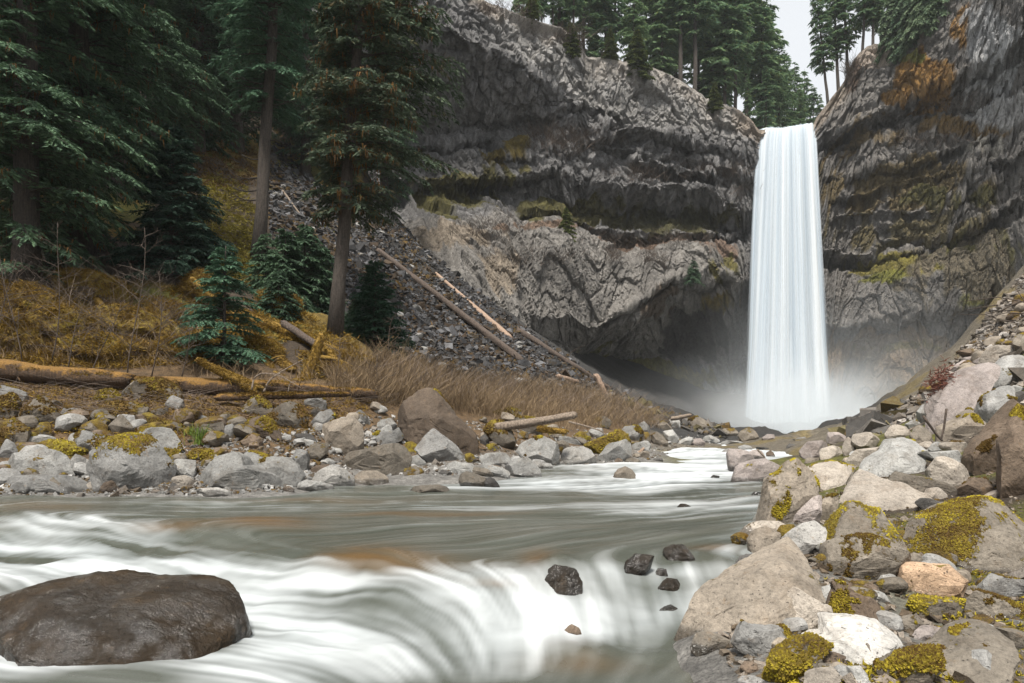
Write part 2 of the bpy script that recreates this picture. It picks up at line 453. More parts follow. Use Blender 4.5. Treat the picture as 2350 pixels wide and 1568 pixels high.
def ray_hit(x, y, water=True, y0=3.0, y1=125.0):
    """first point of ground or water seen at photograph pixel (x, y)"""
    x = np.atleast_1d(np.asarray(x, float)); y = np.atleast_1d(np.asarray(y, float))
    Ys = y0 * (y1 / y0) ** np.linspace(0, 1, 420)
    X = (x[:, None] - CX) * Ys / F; Z = EYE + (HOR - y[:, None]) * Ys / F
    YY = np.broadcast_to(Ys, X.shape)
    h = ground(X.ravel(), YY.ravel()).reshape(X.shape)
    if water: h = np.maximum(h, np.where(np.abs(X) < 60, _bil(WF, X, YY), -9))
    hit = Z < h
    k = np.where(hit.any(1), hit.argmax(1), len(Ys) - 1)
    return Ys[k], hit.any(1)

# ---------------------------------------------------------------- ground sheet
nr, nc = 280, 320
ty = np.linspace(0, 1, nr); rows = -14 + 149 * (0.30 * ty + 0.70 * ty ** 2.0)
ta = np.linspace(-1, 1, nc); ta = np.sign(ta) * (0.55 * np.abs(ta) + 0.45 * np.abs(ta) ** 2)
GXm = ta[None, :] * (24 + 0.62 * (rows[:, None] + 14)); GYm = np.broadcast_to(rows[:, None], GXm.shape)
X, Y = GXm.ravel(), GYm.ravel()
Z = ground(X, Y)
hm, smk = hill_mask(X, Y), scree_mask(X, Y)
flat = np.clip(1 - hm - smk, 0, 1)
n = fbm(X * .5, Y * .5, .3, 31, 4)[:, None]; nb = fbm(X * 2.1, Y * 2.1, .3, 37, 3)[:, None]
gravel = np.array([.20, .19, .175]); litter = np.array([.135, .085, .042]); soil = np.array([.060, .043, .028])
gold = np.array([.165, .110, .020]); green = np.array([.11, .105, .018]); stone = np.array([.035, .033, .031]); gully = np.array([.135, .115, .085])
col = litter[None] * (1 + .4 * nb)
near_w = sm(((Z - zw(X, Y)) - .15) / .5)[:, None]
col = gravel[None] * (1 + .3 * nb) * (1 - near_w) + col * near_w
right = sm((X - (2.0 + .12 * Y)) / 2)[:, None] * (X > 0)[:, None]
rb = np.where(sm((n + .15) / .3) > .5, green[None] * (1 + .5 * nb), soil[None])
far_r = sm((Y - 26) / 8)[:, None]
rb = rb * (1 - far_r) + (gully[None] * (1 + .35 * nb) + (n > .18) * np.array([.02, .005, -.03])) * far_r
col = col * (1 - right) + rb * right
hc = np.where(n > .22, soil[None], np.where(n > -.05, gold[None], green[None])) * (1 + .4 * nb)
hc = np.where((fbm(X * .22, Y * .22, .9, 33, 4) > .12)[:, None], soil[None] * (1 + .3 * nb), hc)
col = col * (1 - hm[:, None]) + hc * hm[:, None]
col = col * (1 - smk[:, None]) + stone[None] * (1 + .4 * nb) * smk[:, None]
bed = (Z < zw(X, Y) - .12)[:, None] & (np.abs(X) < 60)[:, None]
col = np.where(bed, np.array([.14, .098, .05]) * (1 + .5 * nb), col)
M_GROUND, nt, nn, ll, bs = mat('ground')
p = pos(nt)
c = mix(nt, 1.0, attr(nt, 'tint', 'Color'), ramp(nt, noise(nt, p, 5.0, 6, .7), (.3, .45), (.5, 1.0), (.7, 1.6)), 'MULTIPLY')
c = mix(nt, 1.0, c, ramp(nt, noise(nt, p, 32.0, 4, .7), (.3, .45), (.5, 1.0), (.7, 1.5)), 'MULTIPLY')
ll.new(c, bs.inputs['Base Color']); bs.inputs['Roughness'].default_value = .95
bump(nt, bs, mth(nt, 'ADD', noise(nt, p, 8.0, 6, .75), mth(nt, 'MULTIPLY', noise(nt, p, 40.0, 4, .7), .4)), 1.0, .12)
link('ground', np_mesh('ground', np.stack([X, Y, Z], 1), grid_faces(nr, nc), M_GROUND, True, {'tint': np.clip(col, .004, .9)}), kind='structure')

# ---------------------------------------------------------------- the basalt amphitheatre
PX = [-900, 0, 400, 700, 900, 1110, 1340, 1700, 1805, 1950, 2100, 2250, 2350, 2600, 3100]
PY = [78, 84, 87, 90, 93, 99, 114, 128, 133, 128, 116, 102, 92, 75, 55]
RIMX = [-900, 400, 1000, 1080, 1110, 1200, 1290, 1330, 1345, 1430, 1480, 1560, 1620, 1700, 1736, 1745, 1865, 1874, 1900, 1940, 1960, 1990, 2050, 2100, 2160, 2200, 2350, 3100]
RIMY = [-380, -200, -70, -25, 0, 38, 65, 88, 128, 140, 146, 182, 225, 252, 290, 300, 290, 268, 236, 182, 135, 104, 95, 62, 18, -40, -330, -1500]
CC = {  # column: rows, metres towards the valley, of 13 horizontal features from the rim down to the foot
    -900: ([-380, 0, 240, 285, 296, 306, 390, 405, 500, 600, 700, 720, 1000], [0, 2, 0, 0, -1, 0, 0, 0, 1, 4, 8, 9, 16]),
    700: ([-140, 40, 240, 285, 296, 306, 390, 405, 500, 600, 700, 720, 1000], [0, 2, -13, -12, -16, -7, -5, -8, -1, 6, 12, 12, 20]),
    1000: ([-70, 62, 235, 284, 292, 308, 395, 412, 500, 600, 680, 720, 1000], [0, 2, -14, -12, -18, -7, -5, -8, 0, 6, 10, 11, 18]),
    1150: ([15, 150, 245, 284, 290, 306, 395, 415, 490, 600, 740, 800, 1000], [0, 2, -9, -8, -12, -5, -3, -6, 1, 6, 9, 9, 16]),
    1300: ([66, 235, 290, 310, 316, 325, 400, 470, 520, 600, 765, 800, 1000], [0, 1, -1.5, -1, -3, -1.5, 0.5, -3, 2, 7, 8, 2, 12]),
    1450: ([142, 310, 330, 345, 352, 362, 430, 470, 548, 620, 735, 800, 1000], [0, .8, -.5, 0, -2.5, -1, 1.5, -6, 0.5, 6, 8, -15, 0]),
    1600: ([212, 330, 350, 372, 385, 400, 450, 490, 555, 600, 642, 800, 1000], [0, .8, -.5, 0, -3.5, -1, 2, -6, 1, 4, 5, -18, -10]),
    1720: ([270, 350, 390, 405, 418, 430, 480, 520, 560, 600, 640, 800, 1000], [0, .8, -.5, 0, -3, -1.5, 0, -4, -1, 0, 0, -14, -8]),
    1805: ([296, 350, 390, 410, 420, 430, 480, 520, 560, 600, 660, 800, 1000], [0, -2, -3, -3, -4, -4, -4, -5, -5, -5, -5, -9, -7]),
    1890: ([252, 318, 332, 340, 348, 358, 590, 606, 628, 700, 768, 792, 1000], [0, 1.5, -1, -1, -2.5, 0, 1, -2, 1.5, 4, 4, 1.0, 4]),
    2000: ([105, 285, 303, 315, 325, 335, 585, 604, 620, 690, 755, 775, 1000], [0, 2, -1, -1, -3.5, .5, 1.5, -2, 2, 5, 5, 1.5, 5]),
    2180: ([0, 190, 228, 242, 252, 262, 540, 560, 575, 640, 715, 735, 1000], [0, 3, -1.5, -1.5, -5, 0, 2, -1, 2.5, 5, 5, 3.0, 5]),
    2350: ([-330, 90, 165, 180, 200, 212, 480, 500, 520, 600, 680, 700, 1000], [0, 4, -2, -2, -5.5, 0, 2, 0, 3, 5, 6, 5, 8]),
    3100: ([-1500, -300, -100, -80, -60, -40, 300, 330, 360, 480, 600, 650, 1000], [0, 4, -2, -2, -5, 0, 2, 0, 3, 5, 6, 5, 8])}
ks = sorted(CC)
NCX, NRW = 980, 410
xa = np.interp(np.linspace(0, 1, NCX), [0, .06, .20, 0.94, 1], [-900, 400, 850, 2390, 3100])
kr = np.array([[CC[k][0][i] for k in ks] for i in range(13)], float); kd = np.array([[CC[k][1][i] for k in ks] for i in range(13)], float)
fr = np.stack([np.interp(xa, ks, kr[i]) for i in range(13)]); fd = np.stack([np.interp(xa, ks, kd[i]) for i in range(13)])
wob = 9 * vn(xa / 60, 0, 0, 41) + 5 * vn(xa / 21, 0, 0, 42)
fr[1:12] += wob[None] * np.array([1.2, 1, .8, .6, .8, 1.4, 1.2, 1.6, 1.6, 1.6, 1])[:, None]
fr = np.maximum.accumulate(fr, axis=0)
fr[0] = np.interp(xa, RIMX, RIMY) + 2.5 * vn(xa / 9, 0, 0, 43)
fr[1] = np.maximum(fr[1], fr[0] + 20)
fr = np.maximum.accumulate(fr + np.arange(13)[:, None] * .01, axis=0)
tr = np.linspace(0, 1, NRW)
Y0 = np.interp(xa, PX, PY); Xn = (xa - CX) * Y0 / F
sarc = np.concatenate([[0], np.cumsum(np.hypot(np.diff(Xn), np.diff(Y0)))])
LEDGES = [  # undercut lines: depth of the recess, then (column, row) along it
    (2.6, [(1880, 335), (1960, 302), (2080, 252), (2180, 212), (2280, 160), (2360, 112), (2600, 0)]), (1.5, [(1880, 415), (1950, 418), (2010, 388), (2070, 398), (2200, 350), (2300, 320)]), (1.3, [(1890, 470), (1960, 465), (2040, 440), (2160, 415), (2350, 370)]),
    (2.4, [(1885, 605), (1990, 606), (2080, 598), (2200, 550), (2350, 470)]), (2.6, [(1915, 775), (1990, 748), (2060, 754), (2120, 720)]), (1.0, [(1890, 520), (2000, 500), (2120, 505), (2250, 455)]),
    (4.0, [(960, 288), (1060, 294), (1140, 290), (1185, 286)]), (1.6, [(1340, 300), (1400, 318), (1480, 312), (1560, 330), (1640, 345), (1720, 370)]), (2.6, [(1440, 375), (1560, 395), (1640, 408), (1732, 418)]), (1.8, [(980, 398), (1100, 402), (1200, 412), (1300, 380)]),
    (2.4, [(1180, 492), (1300, 500), (1360, 538), (1480, 548), (1600, 545), (1725, 540)]), (3.0, [(1335, 770), (1400, 735), (1450, 702), (1520, 664), (1600, 656), (1690, 640)]), (1.2, [(1150, 225), (1260, 262), (1340, 255), (1450, 290)]), (1.0, [(1130, 345), (1230, 352), (1330, 350)])]
NF = 900
tf = np.linspace(0, 1, NF)
def at_col(A, t):                       # resample every column of A (NF rows) at its own parameters t
    return np.stack([np.interp(t[:, q], tf, A[:, q]) for q in range(NCX)], 1)
Rf = fr[0][None] + (1005 - fr[0][None]) * tf[:, None]
Df = np.stack([np.interp(Rf[:, q], fr[:, q], fd[:, q]) for q in range(NCX)], 1)
for dep_, pl in LEDGES:
    px_, py_ = zip(*pl)
    w_ = sm((xa - px_[0]) / 30) * sm((px_[-1] - xa) / 30)
    line = np.interp(xa, px_, py_) + 5 * vn(xa / 17, dep_, 0, 44) + 2.5 * vn(xa / 6, dep_, 0, 45)
    q_ = Rf - line[None]
    Df = Df + w_[None] * 1.35 * dep_ * (.40 * np.exp(-((q_ + 8) / 9) ** 2) - 1.0 * np.exp(-(np.where(q_ < 0, q_ / 2.2, q_ / 9)) ** 2) * (q_ > -6))
k5 = np.array([1, 2, 3, 2, 1.]) / 9
Df = sum(w * np.roll(Df, q - 2, 0) for q, w in enumerate(k5))
Df[:3] = Df[3]; Df[-3:] = Df[-4]
pix = (Y0 / F)[None]
arc = np.concatenate([np.zeros((1, NCX)), np.cumsum(np.hypot(np.diff(Rf, axis=0) * pix, np.diff(Df, axis=0)), 0)])
mixp = .55 * arc / arc[-1:] + .45 * tf[:, None]
tt_ = np.stack([np.interp(tr, mixp[:, q], tf) for q in range(NCX)], 1)
R, Dm, AR = at_col(Rf, tt_), at_col(Df, tt_), at_col(arc, tt_)
SS = np.broadcast_to(sarc[None], R.shape); ZZ = EYE + (HOR - R) * pix
k9 = np.ones(15) / 15
AS = np.stack([np.convolve(np.pad(row_, 7, 'edge'), k9, 'valid') for row_ in AR])
upper = sm((fr[8][None] - R) / 25)                     # columnar basalt above, massive rock below
nx, ny = 30 - Xn, 35 - Y0; ln = np.hypot(nx, ny); nx, ny = nx / ln, ny / ln
# frame of the bare surface: across (along the wall), inward normal of the profile
dz_, dd_ = np.gradient(ZZ, axis=0), np.gradient(Dm, axis=0)
dz_ = sum(np.roll(dz_, q, 0) for q in range(-4, 5)) / 9; dd_ = sum(np.roll(dd_, q, 0) for q in range(-4, 5)) / 9
ll_ = np.hypot(dz_, dd_) + 1e-6
no, nz_ = -dz_ / ll_, dd_ / ll_                         # outward and upward share of the normal
wx_, wy_ = .25 * vn(SS * .3, AS * .3, 0, 51), .25 * vn(SS * .25, AS * .2, 0, 52)
d1, d2, cv, ct = cells(SS / 1.35 + wx_, AS / 2.2 + wy_, 53, True)
e1, e2, cw, cu_ = cells(SS / .85 + wx_, AS / 1.0 + wy_, 57, True)
g1, g2, cg, gt = cells(SS / 5.0 + wx_, AS / 4.2 + wy_, 59, True)
E = (.85 * cv - .42 + .32 * ct) * (.40 + .60 * upper) + (.36 * cw - .18 + .18 * cu_) * (.75 + .25 * upper) + (1.2 * cg - .6 + .30 * gt) * (.7 + .3 * upper)
E += 1.7 * fbm(SS / 12, AS / 10, 0, 61, 2) + .22 * fbm(SS / 1.6, AS / 1.6, 0, 65, 3)
E -= .38 * sm((.12 - (d2 - d1)) / .12) * (.35 + .65 * upper) + .14 * sm((.10 - (e2 - e1)) / .10) + .6 * sm((.06 - (g2 - g1)) / .06)
low = sm((R - 880) / 80); E = E * (1 - .5 * low)
E += 2.2 * np.exp(-(((xa[None] - 1372) / 16) ** 2 + ((R - 295) / 14) ** 2))
E = E * sm((R - fr[0][None] - 2) / 14)
Dt = Dm * sm((R - fr[0][None]) / 14) + E * no
VX, VY = Xn[None] + nx[None] * Dt, Y0[None] + ny[None] * Dt
V = np.stack([VX.ravel(), VY.ravel(), (ZZ + E * nz_).ravel()], 1)
# stone colours: grey columns, pale soil under the rim, lichen and moss where the photograph has them
fn = fbm(SS / 3.6, AS / 3.6, 0, 81, 5); fn2 = fbm(SS / .8, AS / 1.3, 0, 82, 3)
XA = np.broadcast_to(xa[None], R.shape)
rock_c = np.array([.165, .160, .158]); col = np.broadcast_to(rock_c, R.shape + (3,)).copy() * (1 + .35 * fn[..., None] + (.28 * (cv - .5) + .22 * (cw - .5) + .25 * (cg - .5))[..., None] + .22 * fn2[..., None])
def patch(x, y, rx, ry, c, s=1.0, thr=.5, nz=None):
    global col
    q = nz if nz is not None else fn
    m = np.exp(-(((XA - x) / rx) ** 2 + ((R - y) / ry) ** 2)) * s + .55 * q
    m = (sm((m - thr) / .14))[..., None]
    col = col * (1 - m) + np.array(c) * (1 + .35 * fn2[..., None]) * m
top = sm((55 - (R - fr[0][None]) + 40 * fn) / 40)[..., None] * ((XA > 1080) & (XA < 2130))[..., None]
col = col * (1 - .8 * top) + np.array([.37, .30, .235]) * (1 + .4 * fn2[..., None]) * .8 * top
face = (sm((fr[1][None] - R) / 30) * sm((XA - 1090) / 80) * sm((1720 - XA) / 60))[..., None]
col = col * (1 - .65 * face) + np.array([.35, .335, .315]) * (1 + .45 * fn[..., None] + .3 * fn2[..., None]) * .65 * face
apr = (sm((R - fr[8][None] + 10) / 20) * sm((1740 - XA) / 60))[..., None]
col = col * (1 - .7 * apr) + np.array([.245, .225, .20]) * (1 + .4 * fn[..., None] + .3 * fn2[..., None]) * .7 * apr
talus = np.array([.26, .215, .165])
patch(1010, 560, 110, 50, talus, 1.1); patch(1090, 640, 70, 80, talus, 1.0); patch(1250, 530, 160, 14, [.17, .115, .08], .9)
patch(1480, 556, 150, 14, [.17, .11, .075], .95); patch(1660, 570, 60, 40, [.19, .13, .095], .9)
brown = [.085, .062, .042]; mossd = [.085, .075, .018]; mosso = [.22, .115, .022]; mossy = [.17, .165, .022]
patch(1080, 420, 140, 80, mossd, 1.0, .52); patch(1180, 330, 60, 40, [.15, .11, .02], .9, .6); patch(1350, 485, 210, 44, mossd, 1.05, .52)
patch(1560, 500, 170, 44, [.070, .064, .022], 1.05, .48); patch(1500, 700, 90, 60, brown, .9, .6); patch(1480, 850, 190, 60, [.125, .11, .030], 1.2, .42)
patch(1440, 830, 60, 30, [.17, .12, .03], .9, .6); patch(1650, 690, 70, 40, [.16, .12, .035], .9, .6); patch(1660, 620, 60, 40, [.15, .13, .035], .8, .6)
patch(1620, 760, 90, 90, [.075, .070, .066], 1.0, .5)
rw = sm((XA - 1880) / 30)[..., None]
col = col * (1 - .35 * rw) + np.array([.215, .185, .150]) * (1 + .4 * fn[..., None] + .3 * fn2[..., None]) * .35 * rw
patch(2110, 200, 85, 75, mosso, 1.1, .52); patch(2210, 90, 40, 90, mosso, 1.0, .66); patch(2090, 150, 50, 20, mossy, .9, .6); patch(2060, 240, 60, 25, mosso, 1.0, .62)
patch(2010, 130, 55, 45, [.42, .35, .29], 1.3, .45); patch(1955, 170, 30, 50, [.14, .10, .075], 1.1, .5)
patch(2200, 290, 150, 36, [.19, .12, .04], .95, .52); patch(1970, 380, 70, 50, mossy, .75, .66); patch(2080, 430, 260, 90, [.135, .100, .045], .85, .5); patch(2120, 540, 260, 60, [.13, .105, .05], .8, .5); patch(2000, 330, 160, 60, [.17, .125, .065], .8, .55)
patch(2200, 460, 200, 40, mossd, .8, .62); patch(2070, 622, 140, 32, [.19, .16, .03], 1.2, .5); patch(2010, 648, 80, 20, mossy, 1.0, .6); patch(2230, 600, 130, 80, [.14, .125, .04], 1.1, .5)
patch(2230, 700, 110, 36, mossy, .9, .62); patch(2030, 830, 180, 70, [.21, .155, .105], 1.3, .4); patch(2060, 800, 160, 20, [.125, .100, .03], .8, .62); patch(2220, 640, 200, 160, [.15, .125, .085], .8, .55)
patch(2290, 250, 120, 60, [.42, .41, .40], .9, .55); patch(2270, 130, 80, 120, [.40, .40, .40], 1.0, .5); patch(2260, 350, 90, 50, [.42, .39, .34], .8, .6)
M_CLIFF, nt, nn, ll, bs = mat('basalt')
p = pos(nt)
mp = nnode(nt, 'ShaderNodeMapping', {'Vector': p, 'Scale': (1, 1, .75)})
c = mix(nt, 1.0, attr(nt, 'tint', 'Color'), ramp(nt, noise(nt, mp.outputs[0], 1.5, 7, .75), (.3, .62), (.5, 1.05), (.7, 1.4)), 'MULTIPLY')
c = mix(nt, 1.0, c, ramp(nt, noise(nt, p, 4.5, 5, .75), (.32, .72), (.5, 1.05), (.68, 1.28)), 'MULTIPLY')
vo = nnode(nt, 'ShaderNodeTexVoronoi', {'Vector': nnode(nt, 'ShaderNodeMapping', {'Vector': p, 'Scale': (1.7, 1.7, .8)}).outputs[0], 'Scale': 1.0, 'Randomness': 1.0})
c = mix(nt, .35, c, ramp(nt, nnode(nt, 'ShaderNodeSeparateColor', {'Color': vo.outputs['Color']}).outputs[0], (0.0, .55), (1.0, 1.45)), 'MULTIPLY')
ll.new(c, bs.inputs['Base Color']); bs.inputs['Roughness'].default_value = .85
bump(nt, bs, mth(nt, 'ADD', noise(nt, mp.outputs[0], 2.5, 7, .8), mth(nt, 'MULTIPLY', noise(nt, p, 7.0, 5, .8), .4)), 1.0, .6)
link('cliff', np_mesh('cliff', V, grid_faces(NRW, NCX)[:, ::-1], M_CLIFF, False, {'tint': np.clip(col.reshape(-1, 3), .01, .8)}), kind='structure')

# plateau above the cliff: one sheet running back from the rim
NB = 14
rimv = V.reshape(NRW, NCX, 3)[0][::4]
back = np.array([0, .6, 2, 5, 9, 14, 20, 30, 45, 65, 95, 150, 260, 420])
out = rimv[:, :2] - np.array([30, 35]); out /= np.linalg.norm(out, axis=1)[:, None]
PV = []
for b in back:
    z = rimv[:, 2] * (1 if b < 1 else 1) + min(b, 90) * .04 * (b > .5) + (.6 * vn(rimv[:, 0] * .3, b * .3, 0, 91) if b > 1 else 0)
    PV.append(np.concatenate([rimv[:, :2] + out * b, z[:, None]], 1))
PV = np.array(PV)
gorge = np.abs(np.interp(xa[::4], [1700, 1745, 1865, 1910], [1, 0, 0, 1]))   # the stream bed that leads to the lip
PV[1:, :, 2] -= (1 - gorge)[None] * .8
pc = np.broadcast_to(np.array([.07, .05, .03]), PV.shape).reshape(-1, 3)
link('plateau', np_mesh('plateau', PV.reshape(-1, 3), grid_faces(NB, PV.shape[1]), M_GROUND, True, {'tint': pc}), kind='structure')

# ---------------------------------------------------------------- the stream
nr, nc = 360, 470
rr = np.linspace(0, 1, nr); Yw = 1.0 / np.interp(rr, [0, .04, 1], [1 / 1.2, 1 / 4.2, 1 / 128.0])
Yw = np.unique(np.concatenate([Yw[:: 1], np.linspace(30, 128, 40)])); nr = len(Yw)
XL = np.interp(Yw, [1, 14, 25, 60, 100, 128], [-9, -16, -12, 10, 20, 28]); XR = np.interp(Yw, [1, 4, 8, 14, 30, 60, 100, 128], [4, 4.2, 5, 7, 15, 28, 58, 70])
XW = XL[:, None] + (XR - XL)[:, None] * np.linspace(0, 1, nc)[None]; YW = np.broadcast_to(Yw[:, None], XW.shape)
X, Y = XW.ravel(), YW.ravel(); Z0 = zw(X, Y)
px, py = CX + X * F / Y, HOR - (Z0 - EYE) * F / Y          # where each spot of the stream lies in the photograph, for the foam survey
def flow(X, Y):
    yc = np.interp(X, CREST_X, CREST_Y)
    s = sm((Y - yc + .2) / .8)
    fx = -.92 * s + (1 - s) * np.interp(X, [-6, -3, -1.2, .2, 1.5, 3], [.35, .75, .65, .1, -.45, -.55]); fy = -.32 * s - (1 - s) * np.interp(X, [-6, -3, -1.2, .2, 1.5, 3], [.25, .45, .7, .95, .85, .7])
    far = sm((Y - 24) / 10); fx = fx * (1 - far) - .5 * far; fy = fy * (1 - far) - .86 * far
    sw = vn(X * .45, Y * .45, 0, 101) * .5
    return fx - sw * fy, fy + sw * fx
def lic(scale, step, seed, k=9):
    acc = vn(X * scale, Y * scale, 0, seed); wsum = 1.0
    for sgn in (1, -1):
        qx, qy = X.copy(), Y.copy()
        for i in range(k):
            a, b = flow(qx, qy); l = np.hypot(a, b) + 1e-6
            st = step * (1 + .05 * Y)
            qx = qx + sgn * a / l * st; qy = qy + sgn * b / l * st
            w = 1 - i / (k + 1)
            acc = acc + w * vn(qx * scale, qy * scale, 0, seed); wsum += w
    return acc / wsum * 2.2
st0, st1, st2 = lic(15.0, .030, 105, 16), lic(6.0, .060, 111, 14), lic(1.8, .18, 121, 10)
FOAM = [  # column, row, half width, half height, amount
    (0, 1290, 330, 60, 1.1), (230, 1250, 260, 36, .6), (120, 1200, 240, 14, .5), (350, 1330, 260, 40, .95), (560, 1335, 260, 45, 1.0), (820, 1400, 330, 66, 1.1), (1080, 1420, 300, 60, 1.15), (700, 1480, 150, 90, .8),
    (1050, 1318, 190, 24, .62), (1280, 1420, 200, 60, .68), (1480, 1410, 190, 50, .68), (1400, 1310, 160, 34, .55), (1600, 1310, 110, 26, .42), (1050, 1520, 330, 44, .55), (640, 1560, 200, 30, .6),
    (1500, 1040, 240, 22, 1.2), (1640, 1030, 150, 26, 1.3), (1560, 1090, 190, 18, 1.25), (1400, 1115, 200, 12, .9), (1580, 1060, 150, 16, 1.2), (1720, 1015, 120, 9, 1.4), (1800, 1035, 60, 16, 1.0), (1230, 1110, 130, 9, .7), (1050, 1120, 100, 7, .5),
    (1100, 1165, 300, 8, .35), (1600, 1160, 190, 14, .35), (500, 1160, 300, 8, .15), (1690, 1260, 60, 12, .6), (40, 1500, 120, 60, .75), (330, 1540, 240, 30, .55), (1800, 1005, 140, 12, 1.6), (20, 1430, 40, 60, .6), (1480, 1180, 200, 9, .35), (320, 1512, 260, 10, .75), (590, 1420, 40, 60, .7), (60, 1470, 60, 30, .7)]
DARK = [(1380, 1520, 170, 46, .55), (1480, 1590, 200, 40, .6), (1490, 1285, 130, 16, .35), (1300, 1295, 70, 24, .3), (560, 1215, 130, 22, .9), (700, 1245, 180, 22, .7), (850, 1290, 90, 24, .8), (250, 1555, 170, 20, .6), (1150, 1220, 300, 30, .6), (1000, 1190, 300, 16, .4), (1620, 1560, 120, 60, .8), (330, 1510, 120, 25, .35)]
foam = np.zeros_like(X)
for x, y, a, b, s in FOAM: foam = foam + s * np.exp(-(((px - x) / a) ** 2 + ((py - y) / b) ** 2))
for x, y, a, b, s in DARK: foam = foam - s * np.exp(-(((px - x) / a) ** 2 + ((py - y) / b) ** 2))
yc = np.interp(X, CREST_X, CREST_Y)
foam = foam + sm((Y - 85) / 15) * .8 + .06
foam = np.clip(foam, 0, 1.2) * (.88 + .55 * fbm(X * 1.1, Y * 1.1, 0, 139, 4)) * (.80 + .50 * st2 + .38 * st1 + .38 * st0) + .12 * np.clip(st1 + st0, 0, 1.4)
AMB = [(600, 1205, 110, 16, 1.0), (900, 1180, 160, 5, .5), (830, 1285, 120, 26, .95), (1000, 1300, 120, 26, .5), (1130, 1340, 70, 12, .7), (1280, 1470, 70, 20, .35), (1330, 1520, 120, 24, .45), (1640, 1255, 70, 8, .6), (100, 1165, 130, 9, .5), (700, 1150, 200, 5, .4), (1080, 1178, 120, 4, .4), (380, 1212, 90, 12, .7), (1700, 1530, 120, 60, .4), (1230, 1280, 40, 22, .6)]
amb = np.zeros_like(X)
for x, y, a, b, s in AMB: amb = amb + s * np.exp(-(((px - x) / a) ** 2 + ((py - y) / b) ** 2))
amb = np.clip(amb * (1 + .5 * st1) + .12 * st2, 0, 1)
zz = Z0 + (.004 * st0 + .010 * st1 + .028 * st2) * np.clip(Y / 9, .5, 3.0) + .05 * fbm(X * .8, Y * .8, 0, 131, 2) + .055 * sm((Y - 4.6) / .8) * sm((yc + .5 - Y) / .8) * fbm(X * 1.9, Y * 1.9, 0, 137, 3) + .10 * sm((Y - 16) / 10) * vn(X * .25, Y * .35, 0, 133)
for x, y, a, b, s in [(560, 1212, 150, 20, .10), (850, 1285, 150, 22, .08), (1280, 1290, 40, 20, .08), (1480, 1080, 60, 8, .12), (1600, 1045, 90, 8, .2)]:
    zz = zz + s * np.exp(-(((px - x) / a) ** 2 + ((py - y) / b) ** 2))
M_WATER, nt, nn, ll, bs = mat('stream_water')
p = pos(nt)
fo = attr(nt, 'foam'); s1 = attr(nt, 'streak')
c = mix(nt, noise(nt, p, .5, 3, .5), (.060, .068, .056), (.125, .135, .115))
c = mix(nt, attr(nt, 'amber'), c, (.155, .085, .030))
c = mix(nt, ramp(nt, s1, (.35, 0.0), (.95, .45)), c, (.30, .31, .295))
ll.new(c, bs.inputs['Base Color']); bs.inputs['Roughness'].default_value = .22; bs.inputs['IOR'].default_value = 1.33
bump(nt, bs, s1, .35, .05)
tr_ = nnode(nt, 'ShaderNodeBsdfTransparent', {'Color': (.62, .56, .42, 1)})
m1 = nt.nodes.new('ShaderNodeMixShader'); m1.inputs[0].default_value = .72
ll.new(tr_.outputs[0], m1.inputs[1]); ll.new(bs.outputs[0], m1.inputs[2])
fb = nnode(nt, 'ShaderNodeBsdfPrincipled', {'Base Color': (.5, .5, .5, 1), 'Roughness': .6, 'Specular IOR Level': .2})
m2 = nt.nodes.new('ShaderNodeMixShader')
fcol = ramp(nt, mth(nt, 'ADD', mth(nt, 'MULTIPLY', s1, .6), mth(nt, 'MULTIPLY', attr(nt, 'silk'), .55)), (.20, (.33, .36, .37)), (.60, (.47, .495, .505)), (.95, (.56, .575, .58)))
ll.new(fcol, fb.inputs['Base Color'])
ff = ramp(nt, mth(nt, 'ADD', fo, mth(nt, 'MULTIPLY', mth(nt, 'SUBTRACT', noise(nt, p, 2.0, 4, .6), .5), .25)), (.08, 0.0), (.40, .42), (.95, 1.0))
ll.new(ff, m2.inputs[0]); ll.new(m1.outputs[0], m2.inputs[1]); ll.new(fb.outputs[0], m2.inputs[2])
ll.new(m2.outputs[0], nn['Material Output'].inputs['Surface'])
link('stream', np_mesh('stream', np.stack([X, Y, zz], 1), grid_faces(nr, nc), M_WATER, True, {'foam': foam, 'amber': amb, 'streak': .5 + .5 * np.clip(.65 * st1 + .6 * st0, -1, 1), 'silk': .5 + .6 * np.clip(st2, -1, 1)}), kind='structure')

# ---------------------------------------------------------------- the waterfall: three curtains of falling water, one behind the other
M_FALL, nt, nn, ll, bs = mat('falling_water')
uv = nt.nodes.new('ShaderNodeTexCoord').outputs['UV']
def ustreak(su, sv, det=4):
    return noise(nt, nnode(nt, 'ShaderNodeMapping', {'Vector': uv, 'Scale': (su, sv, 1)}).outputs[0], 1.0, det, .6)
a1, a2, a3 = ustreak(7, .35, 3), ustreak(26, .5, 4), ustreak(85, .9, 3)
f = mth(nt, 'ADD', mth(nt, 'MULTIPLY', a1, .6), mth(nt, 'ADD', mth(nt, 'MULTIPLY', a2, .35), mth(nt, 'MULTIPLY', a3, .08)))
c = ramp(nt, f, (.36, (.38, .46, .54)), (.47, (.62, .70, .77)), (.60, (.83, .87, .90)))
ll.new(c, bs.inputs['Base Color']); bs.inputs['Roughness'].default_value = .7
edge = attr(nt, 'edge')
al = mth(nt, 'SUBTRACT', mth(nt, 'MULTIPLY', edge, 2.2), mth(nt, 'MULTIPLY', mth(nt, 'ADD', a2, a3), .75))
al = ramp(nt, al, (.0, 0.0), (.7, 1.0))
trn = nt.nodes.new('ShaderNodeBsdfTransparent'); tl = nt.nodes.new('ShaderNodeBsdfTranslucent'); ll.new(c, tl.inputs['Color'])
ms0 = nt.nodes.new('ShaderNodeMixShader'); ms0.inputs[0].default_value = .3
ll.new(bs.outputs[0], ms0.inputs[1]); ll.new(tl.outputs[0], ms0.inputs[2])
